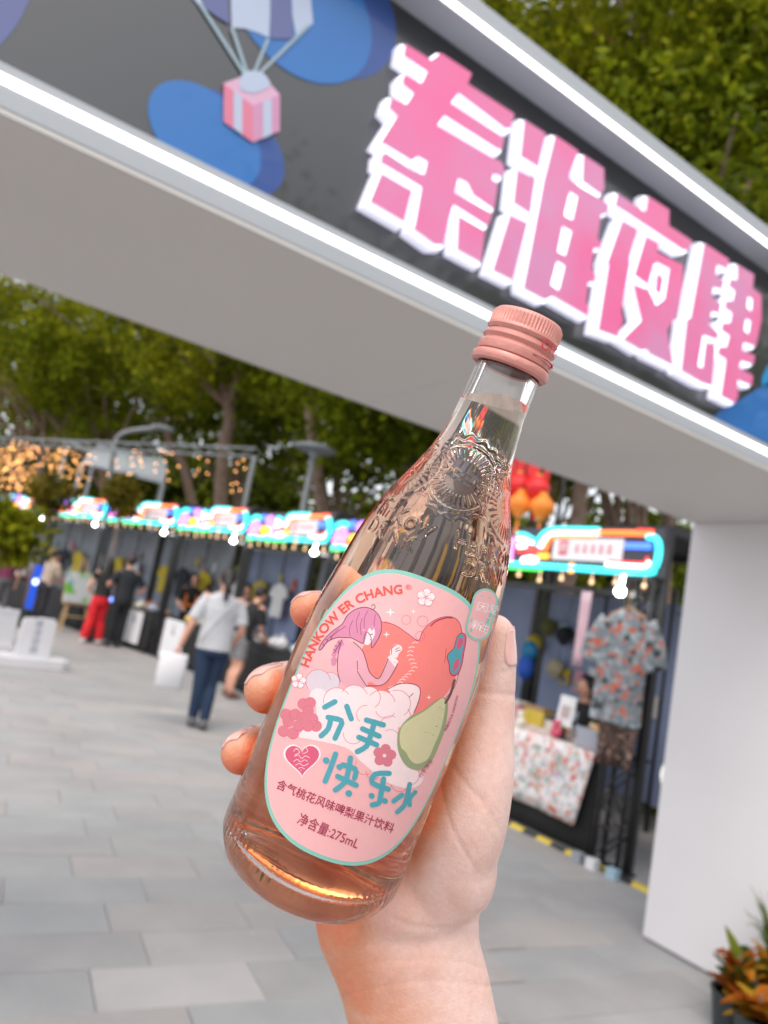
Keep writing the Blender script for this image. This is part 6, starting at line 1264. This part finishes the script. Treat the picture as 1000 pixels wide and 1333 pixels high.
b = MB(); b.lathe([(.06,hz-.16),(.12,hz-.08),(.40,hz-.02),(.42,hz+.02),(.30,hz+.07),(.05,hz+.11)], 24); b.build('lamp_head', M_LWHT, g, smooth=True, angle=40)
# lighting truss with curtains of warm bulbs
A0, A1 = P(-25, 569, 25), P(322, 640, 17.5); A1[2] = A0[2]-.1
g = thing('lighting_truss', 'grey horizontal lighting truss carrying strings of warm bulbs', 'truss', (A0[0], A0[1], 0)); o = np.array([A0[0], A0[1], 0]); b = MB()
for dz in (0, -.22): b.tube([A0-o+np.array([0,0,dz]), A1-o+np.array([0,0,dz])], .032, 8)
b.build('chord', M_GALV, g, smooth=True)
for k in range(22):
    b = MB(); u, v = k/22, (k+1)/22; p, q2 = A0+(A1-A0)*u-o, A0+(A1-A0)*v-o; b.tube([p+np.array([0,0,-.22*(k % 2)]), q2+np.array([0,0,-.22*((k+1) % 2)])], .02, 6); b.build('brace', M_GALV, g)
for u in (0.0, 1.0): b = MB(); p = A0+(A1-A0)*u-o; b.cyl((p[0],p[1],0),(p[0],p[1],p[2]-.2), .06, n=10); b.build('leg', M_GALV, g)
rs = random.Random(9); M_WIRE = mat('wire_dark', (.03,.03,.03), .7); M_BULB2 = neon('bulb_amber', (1.0, .44, .14), 7.5)
NS = 64
for k in range(NS+12):
    u = (k+.5)/NS*.46 if k < NS else .56+(k-NS)/12*.42
    p = A0+(A1-A0)*u; n = rs.randint(5, 8) if k < NS else rs.randint(2, 4); dl = .25; p = p+np.array([rs.uniform(-.5,.4), rs.uniform(-.9,.1), 0])
    g = thing('string_light', 'long hanging string of warm bulbs under the grey lighting truss' if k < NS else 'short hanging string of warm bulbs above the neon signs', 'string light', (p[0], p[1], p[2]-.25), 0, 'string lights under the truss, long' if k < NS else 'string lights under the truss, short')
    Lz = n*dl+rs.uniform(0, .15); b = MB(); b.tube([(0,0,.02),(rs.uniform(-.02,.02),0,-Lz*.5),(0,0,-Lz)], .006, 5); b.build('wire', M_WIRE, g)
    b = MB()
    for j in range(n): b.ball((rs.uniform(-.16,.16), rs.uniform(-.1,.1), -.06-j*dl-rs.uniform(0,.16)), .014, 8, 6)
    tag(b.build('bulb_row', M_BULB2, g, smooth=True), kind='stuff')
    b = MB(); b.tube([(0,0,.02),(A0+(A1-A0)*u-p+np.array([0,0,.06]))], .005, 5); b.build('tether', M_WIRE, g)
# white canopy beyond the truss
d = 28; g0 = base_at(150, d); g = thing('white_canopy', 'white sloped canopy roof on thin posts beyond the stalls', 'canopy', (g0[0], g0[1], 0)); o = np.array([g0[0], g0[1], 0])
c4 = [P(128,577,d)-o, P(217,600,d)-o, P(214,626,d-2.2)-o, P(108,599,d-2.2)-o]; b = MB(); b.add(c4+[c-np.array([0,0,.12]) for c in c4], [(0,1,2,3),(7,6,5,4),(0,4,5,1),(1,5,6,2),(2,6,7,3),(3,7,4,0)]); b.build('roof_sheet', M_LWHT, g)
for c in c4: b = MB(); b.cyl((c[0],c[1],0),(c[0],c[1],c[2]-.1), .06, n=8); b.build('post', M_LWHT, g)
q = [P(83,600,d)-o, P(86,577,d)-o, P(96,577,d)-o, P(140,602,d-1)-o]; b = MB(); b.tube(q, .075, 8); b.build('side_frame', M_LWHT, g); b = MB(); b.tube([np.array([q[0][0],q[0][1],0]), q[0]], .06, 8); b.build('post', M_LWHT, g)
# ------------------------------------------------------------------ potted plants
M_POT = mat('pot_dark', (.02,.03,.032), .45, var=.1); M_SOIL = mat('soil', (.03,.02,.015), .95)
def potted_tree(label, x, y, zc, rad3, seed, lm, leaf=.12, ncl=60):
    rng = np.random.default_rng(seed); g = thing('potted_tree', label, 'potted tree', (x, y, 0), 0); b = MB(); b.lathe([(.16,0),(.20,.3),(.21,.36),(.19,.36),(.18,.33)], 20); b.build('pot', M_POT, g, smooth=True, angle=40)
    b = MB(); b.cyl((0,0,.31),(0,0,.332), .185, n=20); b.build('soil', M_SOIL, g); b = MB(); b.tube([(0,0,.32),(.02,.01,zc*.5),(0,0,zc)], [.025,.02,.014], 8); C, cl = clumps((0,0,zc), rad3, ncl, 26, rng, (.10,.2), .2)
    for k in range(8): b.tube([(0,0,zc-.25+.05*k), cl[k]], [.01,.004], 5)
    b.build('stem', M_BARK, g, smooth=True); link_mesh('foliage', leaves_mesh('foliage', C, leaf, rng), lm, g); return g
M_LFY = leaf_mat('leaf_yellow', (.06,.06,.008), (.16,.13,.012), (.34,.24,.02))
p = base_at(141, 14.2); potted_tree('slim potted tree with yellow-green crown before the neon signs, by the man in black', p[0], p[1], P(143,640,14.2)[2], (.32,.32,.45), 51, M_LFY)
p = base_at(48, 14.5); potted_tree('slim potted tree with yellow-green crown before the neon signs, by the easel', p[0], p[1], P(50,640,14.5)[2], (.42,.42,.42), 52, M_LFY)
p = base_at(4, 10.5); potted_tree('wide potted tree with olive drooping crown at the plaza edge', p[0], p[1], P(8,690,10.5)[2], (.50,.50,.45), 53, M_LEAF[0], .13, 90)
M_CROT = leaf_mat('leaf_croton', (.30,.055,.008), (.50,.16,.015), (.56,.36,.03)); M_LFB = leaf_mat('leaf_bright', (.03,.06,.008), (.08,.13,.015), (.20,.24,.03))
def blade(mb, p, d, up, L, w, arch, n=6):
    d = np.array(d, float); d /= np.linalg.norm(d); s = np.cross(d, (0,0,1.0)); s /= np.linalg.norm(s); V = []
    for i in range(n+1):
        u = i/n; c = np.array(p)+d*L*u*math.cos(up)+np.array([0,0,1.])*(L*u*math.sin(up)-arch*L*u*u); ww = w*math.sin(math.pi*min(1, .12+.88*u)**.8)*(1 if u < 1 else .05)
        V += [c-s*ww+np.array([0,0,.12*w]), c-np.array([0,0,.1*w]), c+s*ww+np.array([0,0,.12*w])]
    F = []
    for i in range(n): a = i*3; F += [(a,a+1,a+4,a+3),(a+1,a+2,a+5,a+4)]
    mb.add(V, F)
def croton(label, x, y, seed, m, n=26, L=.17, w=.035, h=.14, up=(.3,1.2), pot=(.085,.105,.16)):
    R = random.Random(seed); g = thing('potted_plant', label, 'potted plant', (x, y, 0), R.uniform(0,6)); b = MB(); b.lathe([(pot[0],0),(pot[1],pot[2]*.92),(pot[1]+.008,pot[2]),(pot[1]-.006,pot[2]),(pot[1]-.01,pot[2]*.9)], 20); b.build('pot', M_POT, g, smooth=True, angle=40)
    b = MB(); b.cyl((0,0,pot[2]*.8),(0,0,pot[2]*.9), pot[1]-.01, n=18); b.build('soil', M_SOIL, g)
    b = MB(); b.tube([(0,0,pot[2]*.85),(.01,0,pot[2]+h)], .008, 6); b.build('stem', M_BARK, g)
    ms = m if isinstance(m, list) else [m]
    for k in range(n):
        a = k*2.4+R.uniform(-.3,.3); z = pot[2]*.9+h*(k/n); b = MB(); blade(b, (0,0,z), (math.cos(a), math.sin(a), 0), R.uniform(*up), L*R.uniform(.75,1.2), w*R.uniform(.8,1.2), R.uniform(.1,.5))
        o = b.build('leaf', ms[k % len(ms)], g, smooth=True, fix=False); at = o.data.attributes.new('tint','FLOAT','POINT'); t = R.random(); at.data.foreach_set('value', np.clip(np.full(len(o.data.vertices), t)+np.tile([.15,-.15,.15], len(o.data.vertices)//3), 0, 1).astype(np.float32))
    return g
q = onZ(985, 1330, 0); q2 = onZ(940, 1320, 0); q3 = onZ(1010, 1290, 0)
croton('potted croton with orange and red leaves by the gate pillar', 3.42, 1.90, 1, [M_CROT, M_CROT, M_LFB], 30, .17, .042, .15)
croton('potted croton with salmon drooping leaves at the corner of the plant group', 3.33, 1.74, 4, M_CROT, 26, .14, .045, .08, (-.1,.8))
croton('potted plant with yellow-green striped leaves between the crotons', 3.60, 1.86, 2, [M_LFY, M_CROT, M_LFB], 26, .17, .035, .16)
croton('tall potted grass against the white pillar', 3.68, 1.84, 3, M_LFB, 70, .42, .012, .10, (1.0, 1.5))
croton('low potted croton with peach leaves below the tall grass', 3.50, 1.64, 6, [M_CROT, M_LFB], 24, .15, .045, .1, (.0,.9))
# small lamp on the pillar's rear edge
b = MB(); b.lathe([(.0005,.022),(.05,.020),(.085,.012),(.10,.0)], 28, c=(GXP+.085, GY1-.001, .90), M=Matrix.Rotation(math.radians(-90), 3, 'X')); b.build('rear_lamp', mat('opal_white', (.8,.8,.76), .3, emit=(1,.97,.9), estr=.5), gate, world=True, smooth=True)
